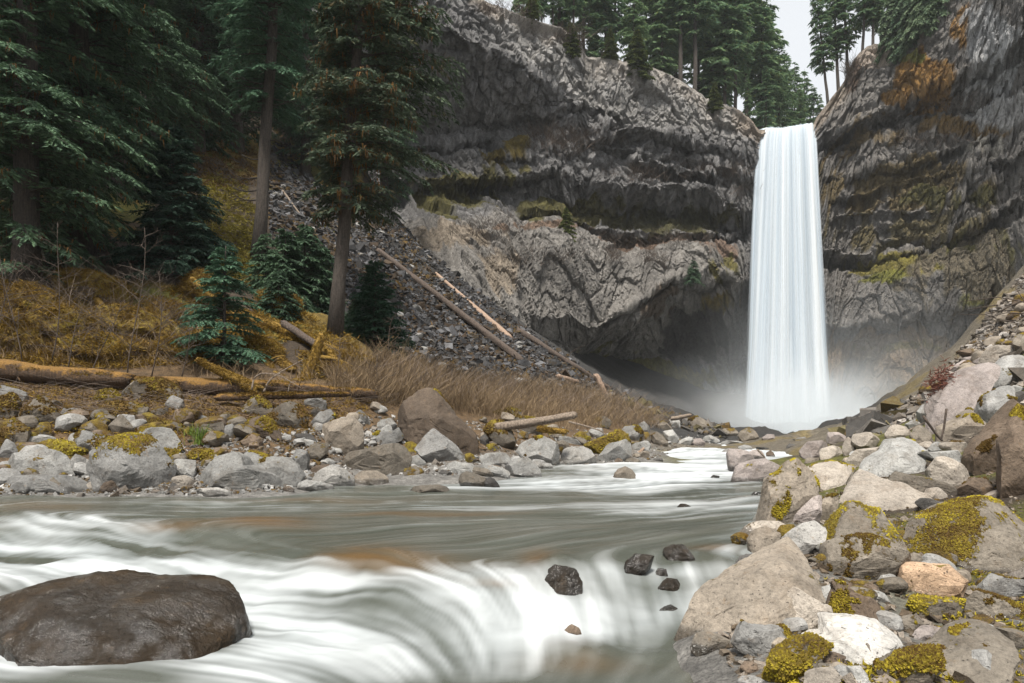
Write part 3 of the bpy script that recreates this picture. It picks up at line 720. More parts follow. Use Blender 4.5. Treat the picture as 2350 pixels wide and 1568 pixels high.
ms = nt.nodes.new('ShaderNodeMixShader'); ll.new(al, ms.inputs[0]); ll.new(trn.outputs[0], ms.inputs[1]); ll.new(ms0.outputs[0], ms.inputs[2])
ll.new(ms.outputs[0], nn['Material Output'].inputs['Surface'])
fall = empty('waterfall', tuple(P(1805, 1000, 128)))
fall['kind'] = 'structure'
for li, (off, spread, thr) in enumerate(((0.0, 0.0, 1.0), (.8, .06, .75), (1.6, .13, .42))):
    nu, nv = 120, 150
    u = np.linspace(0, 1, nu)[None]; t = np.linspace(-.035, 1, nv)[:, None]
    tc_ = np.clip(t, 0, 1)
    xl = np.interp(tc_, [0, .05, .3, .7, 1], [1738, 1732, 1720, 1704, 1688]) ; xr = np.interp(tc_, [0, .05, .3, .7, 1], [1873, 1877, 1889, 1909, 1927])
    xc, hw = (xl + xr) / 2, (xr - xl) / 2 * (1 + spread * np.sqrt(tc_))
    xx = xc + hw * (2 * u - 1)
    lip = np.interp(u, [0, .15, .4, .7, 1], [299, 296, 297, 290, 283]) + 1.0 * vn(u * 30, li, 0, 141)
    row = lip + (1012 - lip) * t
    YY = 131.5 - .5 * off - 6.0 * tc_ ** .55 + (t < 0) * (-t) * 260 + .5 * vn(u * 9, t * .8, li, 143) * tc_ ** .3 + .25 * vn(u * 28, t * 1.2, li, 144) * tc_ ** .3
    XX = (xx - CX) * 126 / F + 0 * t; ZZ_ = EYE + (HOR - row) * (131.5 - 6.0 * tc_ ** .55) / F
    XX = (xx - CX) * (131.5 - 6.0 * tc_ ** .55) / F
    ZZ_ = np.where(t < 0, EYE + (HOR - lip) * 131.5 / F + .08 + 0 * t, ZZ_)
    ed = np.clip(np.minimum(u, 1 - u) / (.05 + .13 * tc_ + spread), 0, 1) * thr * np.ones_like(t)
    ed = np.where(t < .02, np.maximum(ed, .9 * (li == 0)), ed)
    v3 = np.stack([XX, YY, ZZ_], -1).reshape(-1, 3) - np.array(fall.location)
    uvs = np.stack([np.broadcast_to(u + li * .37, XX.shape), np.broadcast_to(t, XX.shape)], -1).reshape(-1, 2)
    link('water_curtain', np_mesh('water_curtain', v3, grid_faces(nv, nu)[:, ::-1], M_FALL, True, {'edge': ed.ravel()}, uvs), fall)

# ---------------------------------------------------------------- spray drifting at the foot of the fall, and the damp air of the gorge
def spray(loc, size, dens, seed, nsc=.12):
    m = bpy.data.materials.new('spray'); m.use_nodes = True
    nt = m.node_tree; nt.nodes.remove(nt.nodes['Principled BSDF'])
    pv = nnode(nt, 'ShaderNodeVolumePrincipled', {'Color': (.93, .97, 1, 1), 'Anisotropy': .0})
    tc = nt.nodes.new('ShaderNodeTexCoord').outputs['Object']
    ln = nnode(nt, 'ShaderNodeVectorMath', {0: tc}, operation='LENGTH').outputs['Value']
    fall_ = mth(nt, 'POWER', mth(nt, 'SUBTRACT', 1.0, ln, True), 1.4)
    nz = ramp(nt, noise(nt, pos(nt), nsc, 3, .55), (.38, .25), (.62, 1.0))
    nt.links.new(mth(nt, 'MULTIPLY', mth(nt, 'MULTIPLY', fall_, nz), dens), pv.inputs['Density'])
    nt.links.new(pv.outputs[0], nt.nodes['Material Output'].inputs['Volume'])
    bm = bmesh.new(); bmesh.ops.create_icosphere(bm, subdivisions=3, radius=1.0)
    me = bpy.data.meshes.new('spray'); bm.to_mesh(me); bm.free(); me.materials.append(m)
    o = link('spray_mist', me, kind='stuff', loc=loc); o.scale = size
    return o
spray((51, 114, 3.0), (24, 16, 12), .22, 1)
spray((42, 110, 7.0), (19, 13, 20), .040, 2)
spray((26, 96, 4.0), (16, 13, 10), .022, 4)
spray((64, 106, 8.0), (24, 16, 20), .028, 3)

def damp_air(dens):
    m = bpy.data.materials.new('damp_air'); m.use_nodes = True
    nt = m.node_tree; nt.nodes.remove(nt.nodes['Principled BSDF'])
    pv = nnode(nt, 'ShaderNodeVolumePrincipled', {'Color': (.93, .97, 1, 1), 'Density': dens})
    nt.links.new(pv.outputs[0], nt.nodes['Material Output'].inputs['Volume'])
    bm = bmesh.new(); bmesh.ops.create_cube(bm, size=1.0)
    me = bpy.data.meshes.new('haze'); bm.to_mesh(me); bm.free(); me.materials.append(m)
    o = link('haze', me, kind='stuff', loc=(0, 260, 70)); o.scale = (900, 640, 190)
damp_air(.00018)

# ---------------------------------------------------------------- boulders
def ico(n):
    bm = bmesh.new(); bmesh.ops.create_icosphere(bm, subdivisions=n, radius=1.0)
    v = np.array([q.co[:] for q in bm.verts]); f = np.array([[q.index for q in t.verts] for t in bm.faces]); bm.free()
    return v, f
ICO = {k: ico(k) for k in (1, 2, 3, 4, 5, 6)}
# octahedral crumb used for the moss cushions
CR_V = np.array([[1, 0, 0], [-1, 0, 0], [0, 1, 0], [0, -1, 0], [0, 0, 1], [0, 0, -.4]], float)
CR_F = np.array([[0, 2, 4], [2, 1, 4], [1, 3, 4], [3, 0, 4], [2, 0, 5], [1, 2, 5], [3, 1, 5], [0, 3, 5]])

def radial(poly, n=256):
    """distance from the centroid to the outline in n directions"""
    th = np.arange(n) * 2 * math.pi / n
    d = np.stack([np.cos(th), np.sin(th)], 1)
    r = np.zeros(n)
    for a, b in zip(poly, np.roll(poly, -1, axis=0)):
        e = b - a
        den = d[:, 0] * e[1] - d[:, 1] * e[0]
        with np.errstate(divide='ignore', invalid='ignore'):
            t = (a[0] * e[1] - a[1] * e[0]) / den
            s = (a[0] * d[:, 1] - a[1] * d[:, 0]) / den
        ok = (np.abs(den) > 1e-9) & (t > 0) & (s >= -1e-6) & (s <= 1 + 1e-6)
        r = np.where(ok, np.maximum(r, t), r)
    bad = r <= 0
    if bad.any(): r[bad] = np.interp(th[bad], th[~bad], r[~bad], period=2 * math.pi)
    k = np.array([1, 2, 3, 2, 1.0]); k /= k.sum()
    return sum(w * np.roll(r, i - 2) for i, w in enumerate(k))

def centroid(p):
    x, y = p[:, 0], p[:, 1]; x2, y2 = np.roll(x, -1), np.roll(y, -1)
    c = x * y2 - x2 * y; A = c.sum() / 2
    return np.array([((x + x2) * c).sum(), ((y + y2) * c).sum()]) / (6 * A) if abs(A) > 1e-9 else p.mean(0)

TONE = {'g': (.225, .22, .21), 'G': (.285, .28, .265), 't': (.235, .20, .16), 'T': (.295, .26, .22), 'a': (.11, .050, .016), 'p': (.265, .23, .213), 'o': (.36, .25, .165), 'd': (.075, .07, .065), 'b': (.135, .10, .072), 'w': (.385, .37, .345), 'k': (.034, .025, .017), 'm': (.150, .130, .105)}
N_ROCK = 0

def rock_mesh(name, out, dep, seed, tone, moss, mhue, level, zw_at=None, loc=(0, 0, 0), soft=.5, rough=1.0, topcut=True):
    """out: outline (metres, x right / z up about the centroid); dep: half thickness"""
    rg = np.random.default_rng(seed)
    n, f = ICO[level]
    R = radial(out)
    rho = np.hypot(n[:, 0], n[:, 2]); th = np.mod(np.arctan2(n[:, 2], n[:, 0]), 2 * math.pi)
    Rt = np.interp(th, np.arange(257) * 2 * math.pi / 256, np.append(R, R[0]))
    pr = Rt * rho ** soft
    v = np.stack([np.cos(th) * pr, np.sign(n[:, 1]) * np.abs(n[:, 1]) ** .85 * dep, np.sin(th) * pr], 1)
    size = math.sqrt(max(np.ptp(out[:, 0]) * np.ptp(out[:, 1]), 1e-6))
    cuts = []
    Q = np.linalg.qr(rg.normal(size=(3, 3)) * .55 + np.eye(3))[0]    # three rough cleavage directions of the stone
    for ax in range(3 if topcut else 0):
        for sg in (-1, 1):
            if abs(Q[ax][1]) > .45: cuts.append((sg * Q[ax], rg.uniform(.58, .80)))
    if topcut:
        cuts += [((rg.uniform(-.4, .4), -.62, .72), rg.uniform(.58, .74)), ((rg.uniform(-.3, .3), -.86, -.42), rg.uniform(.52, .70))]
    for k in range(9 if topcut else 4):
        a = rg.uniform(-2.75, -.4)
        cuts.append(((math.cos(a), math.sin(a), rg.uniform(-.4, 1.0)), rg.uniform(.62, .86) if topcut else rg.uniform(.76, .90)))
    for k in range(3):
        a = rg.uniform(.2, 2.9)
        cuts.append(((math.cos(a), math.sin(a), rg.uniform(-.2, .8)), rg.uniform(.7, .92)))
    for nrm, q in cuts:
        nrm = np.array(nrm); nrm /= np.linalg.norm(nrm)
        pd = v @ nrm; o = pd.max() * q
        v = v - np.maximum(pd - o, 0)[:, None] * nrm * .97
    lo, hi, ol, oh = v.min(0), v.max(0), out.min(0), out.max(0)
    for ax, k in ((0, 0), (2, 1)):                               # the cuts must not shrink the stone
        v[:, ax] = (v[:, ax] - lo[ax]) / (hi[ax] - lo[ax]) * (oh[k] - ol[k]) + ol[k]
    s = size
    q = v / s
    big = fbm(q[:, 0] * 2.1, q[:, 1] * 2.1, q[:, 2] * 2.1, seed % 997, 3)
    mid = fbm(q[:, 0] * 6, q[:, 1] * 6, q[:, 2] * 6, seed % 991 + 3, 4, .6)
    fine = fbm(q[:, 0] * 19, q[:, 1] * 19, q[:, 2] * 19, seed % 983 + 5, 3, .6)
    nn_ = n * .6 + v / (np.linalg.norm(v, axis=1)[:, None] + 1e-6) * .4
    v = v + nn_ * (s * (.026 * big + .030 * rough * (mid - .5 * np.abs(mid)) + .010 * rough * fine))[:, None]
    fn = np.cross(v[f[:, 1]] - v[f[:, 0]], v[f[:, 2]] - v[f[:, 0]])
    vnm = np.zeros_like(v)
    for k in range(3): np.add.at(vnm, f[:, k], fn)
    vnm /= np.linalg.norm(vnm, axis=1)[:, None] + 1e-12
    w = v + np.array(loc)
    mf = min(4.5, max(1.0, 2.4 / s)); pn = fbm(w[:, 0] * mf, w[:, 1] * mf, w[:, 2] * mf, 301, 4, .6)
    hgt = (v[:, 2] - v[:, 2].min()) / (np.ptp(v[:, 2]) + 1e-6)
    mo = np.clip(moss * 1.20 - .26 + 1.05 * pn + .20 * vnm[:, 2] * (moss > .05) + .22 * (hgt - .5) * (moss > .05), 0, 1) if moss > 0 else np.zeros(len(v))
    mh = np.clip(mhue + .5 * fbm(w[:, 0] * 1.7, w[:, 1] * 1.7, w[:, 2] * 1.7, 307, 3), 0, 1)
    wet = np.zeros(len(v))
    if zw_at is not None:
        wet = sm((zw_at + .05 + .10 * (1 + pn) - w[:, 2]) / .07)
    t = np.array(tone)[None] * (1 + .22 * big[:, None] + .18 * rg.uniform(-1, 1))
    if max(tone) < .05: wet = np.clip(.85 + .7 * pn, .45, 1)
    if max(tone) < .05 and len(v) > 9000:
        g_ = sm((fbm(w[:, 0] * 1.1, w[:, 1] * 2.6, w[:, 2] * 2, 309, 4) - .02) / .3)[:, None]; t = t * (1 - g_) + np.array([.040, .024, .010]) * g_
    if tone[0] > 3 * tone[2]: wet = np.maximum(wet, .35)
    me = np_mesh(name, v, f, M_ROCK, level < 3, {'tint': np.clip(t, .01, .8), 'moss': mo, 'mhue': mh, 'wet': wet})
    return me, v, vnm, mo, f

def moss_part(parent, v, vnm, mo, f, px_m, mhue, seed, cap=420):
    rg = np.random.default_rng(seed)
    tri = v[f]; area = np.linalg.norm(np.cross(tri[:, 1] - tri[:, 0], tri[:, 2] - tri[:, 0]), axis=1) / 2
    g = mo[f].mean(1); wgt = area * (g > .46) * (.35 + g)
    A = wgt.sum()
    if A <= 0: return
    r = max(.0085, .85 * px_m)
    cnt = int(min(cap, 2.2 * A / (r * r)))
    if cnt < 12: return
    k = rg.choice(len(f), cnt, p=wgt / A)
    b = rg.dirichlet((1, 1, 1), cnt)
    p = (tri[k] * b[..., None]).sum(1); nm = vnm[f[k, 0]]
    sc = r * rg.uniform(.6, 1.7, cnt)
    h = rg.normal(size=(cnt, 3)); h /= np.linalg.norm(h, axis=1)[:, None]
    u = np.cross(nm, h); u /= np.linalg.norm(u, axis=1)[:, None] + 1e-9; w = np.cross(nm, u)
    cv = CR_V[None] * rg.uniform(.6, 1.4, (cnt, 6, 1))
    vv = p[:, None] + sc[:, None, None] * (cv[..., 0:1] * u[:, None] + cv[..., 1:2] * w[:, None] + cv[..., 2:3] * nm[:, None] * 1.0)
    ff = (CR_F[None] + (np.arange(cnt) * 6)[:, None, None]).reshape(-1, 3)
    hue = np.repeat(np.clip(mhue * .75 + rg.normal(0, .2, cnt) - .10 + .45 * vn(p[:, 0] * 5, p[:, 1] * 5, p[:, 2] * 5, 5) + .35 * vn(p[:, 0] * 1.6, p[:, 1] * 1.6, p[:, 2] * 1.6, 6), 0, 1), 6)
    me = np_mesh('moss', vv.reshape(-1, 3), ff, M_MOSSY, False, {'v': hue})
    link('moss', me, parent, kind='stuff')

HUMMOCKS = []
TILT = {'great wet dark rock': .5, 'huge sloping tan granite': .75, 'very large slab with a smooth pinkish': 1.2, 'large white flat slab': .35, 'very long pale smooth boulder': 1.0, 'broad pale saddle-shaped': .8, 'biggest dark boulder': .5, 'pale sloping boulder': .7, 'large ridge-backed': .4, 'giant tent-shaped': .5, 'long slab sloping': .4}
PLACED = []
def wpxs(a, b): return (b - a) * .436
def boulder(label, tone, moss, mhue, pts, name='boulder', cat='boulder', soft=.5, rough=1.0, sink=.12, Y=None, group=None, topcut=True, lift=0.0, thick=.5):
    global N_ROCK
    N_ROCK += 1; seed = 1000 + N_ROCK * 7
    pts = np.array(pts, float)
    x0, y0 = pts.min(0); x1, y1 = pts.max(0)
    if Y is None:
        Yh, ok = ray_hit([(x0 + x1) / 2, x0 * .7 + x1 * .3, x0 * .3 + x1 * .7], [y1 - 1] * 3); Y = float(np.median(Yh))
    pm = Y / F
    c = centroid(pts)
    w, h = (x1 - x0) * pm, (y1 - y0) * pm
    dep = thick * math.sqrt(w * min(h, w * 1.3)) * 1.05 + .02
    yc = Y + dep * .55
    k = yc / Y                                               # the body stands behind its front foot
    out = np.stack([(pts[:, 0] - c[0]) * pm * k, (c[1] - pts[:, 1]) * pm * k], 1)
    lowest = out[:, 1].min()
    out[:, 1] = np.where(out[:, 1] < lowest * .55, out[:, 1] - sink * (y1 - y0) * pm, out[:, 1])   # seated in the bank
    if tone in 'kd' and wpxs(x0, x1) < 80: lift -= .16 * (y1 - y0) * pm
    loc = np.array([(c[0] - CX) * yc / F, yc, EYE + (HOR - c[1]) * yc / F + lift])
    wpx = (x1 - x0) * .436
    level = 6 if wpx > 105 else 5 if wpx > 34 else 4
    zwa = float(zw(loc[0], Y)) if abs(float(ground(np.array([loc[0]]), np.array([Y]))[0]) - float(zw(loc[0], Y))) < .35 else None
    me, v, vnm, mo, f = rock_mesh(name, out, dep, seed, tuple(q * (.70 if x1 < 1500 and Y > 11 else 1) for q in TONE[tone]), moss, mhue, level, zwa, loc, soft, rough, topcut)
    tilt = next((q for s_, q in TILT.items() if s_ in label), 0.0)
    if tilt:                                                 # the broad face of this one lies back like a roof
        wv = v + loc; bn = np.clip((v[:, 2] - v[:, 2].min()) / np.ptp(v[:, 2]), 0, 1); ey = np.array([0, 0, EYE])
        v = ey + (wv - ey) * (1 + tilt * bn ** 1.6 / wv[:, 1])[:, None] - loc
        me.vertices.foreach_set('co', v.astype(np.float32).ravel()); me.update()
    o = link(name, me, loc=tuple(loc))
    tag(o, label, cat, group)
    if name == 'mossy_hummock': HUMMOCKS.append((o, v, vnm, f))
    elif moss > .14 and wpx > 22 and tone != 'k':
        moss_part(o, v, vnm, mo, f, pm * 2.3, mhue, seed, 4200 if wpx > 105 else 1500 if wpx > 60 else 500)
    PLACED.append((x0, y0, x1, y1))
    return o

def zt(x0, y0, s):                                            # survey sheets: each group of outlines was read off an enlargement
    return lambda pts: [((x0 + a / s) * .918, (y0 + b / s) * .918) for a, b in pts]

SHEETS = []
SHEETS.append((zt(0, 880, 3.672), [
 ('pale grey slanting boulder at the waterline, its lower face dark', 'G', .12, .3, [(5,1130),(60,1040),(200,930),(400,885),(480,900),(560,960),(650,1060),(680,1100),(670,1165),(400,1170),(100,1170)]),
 ('long low smooth grey boulder lying in front of the slanting pale one', 'g', 0, 0, [(-80,1210),(0,1190),(100,1135),(300,1130),(520,1130),(620,1160),(760,1230),(800,1275),(600,1300),(200,1310),(-60,1290)]),
 ('round dark-fronted boulder standing in the water before the low smooth one', 'g', 0, 0, [(55,1260),(110,1200),(200,1150),(300,1160),(360,1200),(360,1300),(180,1320),(60,1315)]),
 ('small pale flat stone at the water edge beside the round dark boulder', 'G', 0, 0, [(430,1255),(560,1225),(650,1220),(690,1260),(690,1295),(480,1305)]),
 ('huge rounded dark boulder with a thick brown moss cap, overhanging the stream', 'g', .42, .35, [(820,1050),(870,960),(870,830),(960,790),(1100,735),(1250,770),(1400,850),(1520,960),(1580,1080),(1590,1150),(1540,1250),(1400,1300),(1100,1300),(930,1210),(850,1150)]),
 ('brown squared block wedged under the huge moss-capped boulder', 'b', 0, 0, [(910,1285),(930,1200),(980,1150),(1150,1170),(1180,1285),(1100,1305)]),
 ('rough blue-grey rock between the slanting boulder and the huge mossy one', 'g', 0, 0, [(600,980),(660,935),(780,1000),(830,1080),(820,1170),(680,1170),(620,1050)]),
 ('pale boulder blotched with brown moss behind the huge moss-capped one', 'G', .40, .15, [(1210,740),(1270,685),(1500,690),(1620,720),(1680,840),(1660,970),(1500,980),(1300,860)]),
 ('long sloping rock furred with brown moss along its crest', 'g', .55, .25, [(640,800),(720,710),(850,760),(1000,790),(900,850),(880,930),(780,960),(660,880)]),
 ('bare dark rock with a sharp triangular top among mossy stones', 'm', .12, .2, [(980,690),(1080,570),(1180,650),(1220,710),(1150,740),(1000,770)]),
 ('broad dark boulder matted with rust-coloured moss below the fallen log', 'm', .5, .1, [(890,500),(1000,450),(1200,455),(1330,520),(1340,580),(1200,640),(1000,610),(900,560)]),
 ('large moss-crusted boulder leaning against the fallen log', 'm', .5, .2, [(1120,330),(1250,260),(1480,240),(1600,320),(1690,380),(1650,470),(1400,450),(1200,440),(1120,380)]),
 ('grey pitted rock in front of the boulder that leans on the log', 'g', .15, .2, [(1500,420),(1580,395),(1690,440),(1690,520),(1600,550),(1510,500)]),
 ('broad moss-streaked boulder with a black undercut right end', 'm', .42, .1, [(150,560),(220,480),(350,400),(430,440),(540,630),(400,700),(180,670)]),
 ('tall mossy rock at the picture edge below the thick log', 'm', .4, .15, [(-60,430),(0,420),(80,370),(160,460),(140,610),(0,630),(-60,600)]),
 ('big dome of brown moss over rock at the edge above the slanting boulder', 'm', .6, .2, [(-60,680),(0,640),(100,610),(220,670),(300,730),(290,860),(150,940),(0,960),(-50,900)]),
 ('small rock wholly wrapped in a ball of amber moss', 'm', .8, .3, [(300,720),(340,650),(420,640),(460,700),(460,790),(350,830),(300,790)]),
 ('low rock under bright yellow-green moss cushions', 'm', .75, .8, [(310,830),(420,800),(560,820),(700,900),(800,970),(600,990),(450,900)]),
 ('long flat-topped dark block behind the clump of green grass', 'm', .15, .2, [(1730,730),(1830,670),(2060,640),(2070,770),(1900,800),(1760,790)]),
 ('plain grey upright stone at the end of the flat-topped dark block', 'g', 0, 0, [(2070,680),(2130,660),(2165,740),(2150,810),(2080,790)]),
 ('large pale boulder with a pointed crown sloping down into the water', 'G', .06, .2, [(1795,1100),(1850,1000),(1950,950),(2100,910),(2170,960),(2200,1040),(2330,1100),(2480,1180),(2570,1260),(2400,1290),(2000,1280),(1810,1230)]),
 ('low pale stone awash in front of the pointed pale boulder', 'w', 0, 0, [(1790,1305),(1830,1255),(1950,1245),(2060,1290),(2130,1320),(1850,1335)]),
 ('pale speckled oval stone between the huge mossy boulder and the pointed one', 'T', 0, 0, [(1570,1200),(1600,1150),(1700,1130),(1800,1170),(1815,1245),(1700,1262),(1600,1245)]),
 ('smooth pale slab with a diagonal crack behind the oval stone', 'G', .08, .4, [(1570,990),(1640,980),(1800,1000),(1800,1110),(1790,1170),(1650,1120)]),
 ('small tan stone at the left foot of the huge mossy boulder', 'T', 0, 0, [(780,1225),(830,1190),(890,1210),(910,1270),(810,1280)]),
 ('low mossy stone in the middle of the bank above the flat-topped block', 'm', .35, .15, [(1550,600),(1620,565),(1710,590),(1720,660),(1640,680),(1560,660)]),
 ('flat pale-topped stone next to a low mossy one above the grass clump', 'g', .2, .2, [(1720,600),(1790,560),(1900,610),(1920,645),(1760,660)]),
 ('smooth grey stone showing through brown litter on the upper bank', 'g', .15, .1, [(520,540),(600,510),(720,520),(740,590),(640,610),(530,590)]),
 ('mossy hump of rock beside the bare triangular rock', 'm', .5, .4, [(840,620),(920,570),(1000,640),(960,750),(870,750),(840,680)]),
 ('black rough stone at the right foot of the huge mossy boulder', 'd', 0, 0, [(1530,1200),(1570,1180),(1640,1220),(1620,1290),(1550,1290)]),
 ('long swell of rock under gold and brown moss in mid bank', 'm', .7, .4, [(1330,650),(1430,605),(1580,640),(1700,720),(1600,780),(1400,720)]),
 ('grey stone half hidden below the big moss dome', 'g', .1, .3, [(0,840),(40,800),(130,860),(170,920),(100,990),(0,990)]),
 ('dim grey rock in the shade just under the thick log', 'g', .2, .2, [(-40,330),(0,300),(130,340),(240,390),(230,470),(120,480),(0,420)]),
 ('rounded mossy stone under the broken end of the log', 'm', .55, .1, [(850,420),(900,360),(1000,335),(1090,380),(1100,440),(900,460)]),
 ('small dark stone on litter near the top of the bank', 'm', .3, .1, [(400,470),(440,440),(520,450),(560,500),(500,520),(420,515)]),
 ('low brown mossy stone right of the rust-mossed boulder', 'm', .4, .1, [(1340,560),(1400,500),(1500,510),(1540,590),(1440,610),(1350,600)]),
 ('small moss-covered stone by the green grass clump', 'm', .55, .3, [(1680,700),(1730,680),(1760,730),(1740,770),(1690,750)]),
 ('mossy stone at the foot of the rock blotched with brown moss', 'm', .6, .5, [(1700,960),(1760,900),(1900,890),(2000,940),(1950,990),(1750,1000)]),
 ('dark cleft stone below the moss-streaked boulder', 'm', .25, .1, [(540,610),(640,580),(720,640),(700,720),(600,740),(540,680)]),
 ('brown mossy stone beside the amber moss ball', 'm', .5, .1, [(600,690),(680,650),(800,660),(840,720),(720,720),(640,760)]),
]))
SHEETS.append((zt(600, 900, 3.672), [
 ('upright rock, bare grey face and golden mossy back, below the thin log', 'm', .5, .45, [(10,500),(30,400),(90,325),(180,340),(300,420),(290,510),(120,525)]),
 ('big hump-backed boulder furred all over with brown moss', 'm', .52, .15, [(240,520),(330,420),(450,380),(560,450),(620,560),(600,650),(450,655),(330,620)]),
 ('grey flat-faced rock with a mossy edge under the thin log', 'g', .22, .3, [(570,390),(640,330),(720,310),(800,400),(800,460),(680,465)]),
 ('brown lichen-stained wedge of rock left of the shingle', 'b', .35, .1, [(40,560),(110,530),(200,510),(290,550),(400,700),(300,745),(200,690)]),
 ('grey rock with an orange mossy shoulder behind the tan upright block', 'g', .3, .3, [(600,640),(740,480),(830,450),(870,520),(800,590),(720,640),(690,665)]),
 ('big upright tan block, ribbed, with an orange moss top', 't', .16, .3, [(730,600),(860,560),(1000,520),(1080,600),(1150,740),(1120,810),(1000,850),(960,890),(860,860),(800,760),(740,660)]),
 ('square dark block capped with brown moss in front of the shingle', 'm', .3, .2, [(615,780),(720,755),(810,770),(810,850),(680,950),(650,910)]),
 ('narrow grey upright stone with a rusty side, left of the moss-capped square block', 'g', .18, .3, [(470,850),(530,815),(620,840),(630,930),(600,1035),(540,1030),(480,940)]),
 ('long slab sloping to the water, white on top and black beneath', 'G', .22, .4, [(0,860),(80,840),(200,880),(430,900),(520,970),(570,1080),(500,1160),(380,1150),(200,1070),(60,1000),(0,970)]),
 ('very pale peaked boulder at the water edge', 'w', .03, .2, [(640,1115),(740,1020),(850,960),(960,1000),(1040,1080),(1050,1185),(900,1170),(760,1140)]),
 ('pale tapering stone lying low before the peaked pale boulder', 'G', 0, 0, [(510,1145),(560,1100),(680,1120),(800,1160),(860,1200),(700,1215),(540,1205)]),
 ('two-tone rounded boulder, pale on top and brown at the waterline', 't', 0, 0, [(1030,1055),(1110,1020),(1250,1020),(1350,1070),(1360,1145),(1200,1158),(1050,1150)]),
 ('wide slab with a flat pale top and a tall dark brown front', 'm', .14, .5, [(950,960),(1000,850),(1150,820),(1300,780),(1450,760),(1530,810),(1570,900),(1520,1010),(1400,1060),(1200,1060),(1000,1010)]),
 ('brown stone half in the water behind the peaked pale boulder', 'b', 0, 0, [(610,1045),(700,970),(800,960),(850,990),(760,1050),(640,1075)]),
 ('small pale stone under the moss-capped square block', 'G', .1, .4, [(720,945),(810,900),(870,940),(830,980),(740,980)]),
 ('pale grey block left of the tent-shaped mossy boulder', 'G', .14, .3, [(1220,640),(1280,550),(1380,530),(1440,600),(1400,670),(1290,680)]),
 ('grey block with yellow moss on its crown, beside the tent-shaped boulder', 'g', .28, .7, [(1210,720),(1280,680),(1400,690),(1480,620),(1500,750),(1300,815),(1220,815)]),
 ('small white stone behind the ribbed tan block', 'w', 0, 0, [(1120,680),(1160,645),(1220,670),(1210,745),(1150,745)]),
 ('grey triangular boulder dotted with moss under the eave of the tent-shaped boulder', 'g', .13, .3, [(1600,790),(1700,700),(1790,625),(1880,690),(1980,780),(2060,850),(2050,940),(1900,950),(1760,895),(1650,840)]),
 ('cluster of pale rough stone right of the wide slab', 'G', .08, .3, [(1540,900),(1620,870),(1700,940),(1720,990),(1600,990),(1550,960)]),
 ('dark mossy wedge lying at the water right of the wide slab', 'm', .4, .4, [(1500,1005),(1600,965),(1690,1030),(1690,1065),(1520,1067)]),
 ('low smooth pale boulder where the little side channel enters', 'G', 0, 0, [(1890,985),(1960,930),(2060,950),(2180,980),(2100,1045),(1950,1045)]),
 ('wet grey boulder split by a dark crack at the stream edge', 'm', 0, 0, [(2000,1075),(2080,1020),(2200,1070),(2340,1130),(2350,1175),(2100,1165),(2000,1125)]),
 ('dark stone behind the cracked wet boulder', 'm', 0, 0, [(2090,1015),(2180,980),(2280,1000),(2330,1060),(2200,1070)]),
 ('small wet dark stone in the side channel', 'd', 0, 0, [(1820,1035),(1870,1000),(1950,1030),(1950,1065),(1830,1065)]),
 ('nearly drowned flat stone with water sliding over it', 'm', 0, 0, [(1550,1195),(1650,1155),(1800,1145),(1920,1180),(1850,1215),(1600,1220)]),
 ('small white-topped stone in front of the cracked wet boulder', 'w', 0, 0, [(2010,1135),(2080,1080),(2160,1090),(2220,1160),(2050,1165)]),
 ('small brown stone beside the low tapering one', 'b', 0, 0, [(380,1185),(440,1155),(500,1190),(490,1215),(400,1215)]),
 ('dark angular stone lying on the shingle', 'd', 0, 0, [(460,695),(560,665),(700,660),(700,745),(580,760),(480,730)]),
 ('grey rock with moss on its side behind the pale block', 'g', .25, .3, [(1040,500),(1100,455),(1160,520),(1200,600),(1130,620),(1060,590)]),
 ('mossy cushion-topped stone by the tent-shaped boulder foot', 'm', .7, .6, [(1510,760),(1580,745),(1640,790),(1700,860),(1600,870),(1530,820)]),
 ('small wedge of stone with yellow moss under the tent-shaped boulder', 'm', .55, .7, [(2060,870),(2110,850),(2160,880),(2170,940),(2090,950)]),
 ('mossy block between the thin log and the ribbed tan block', 'm', .35, .2, [(650,450),(700,430),(740,470),(720,540),(660,530)]),
]))
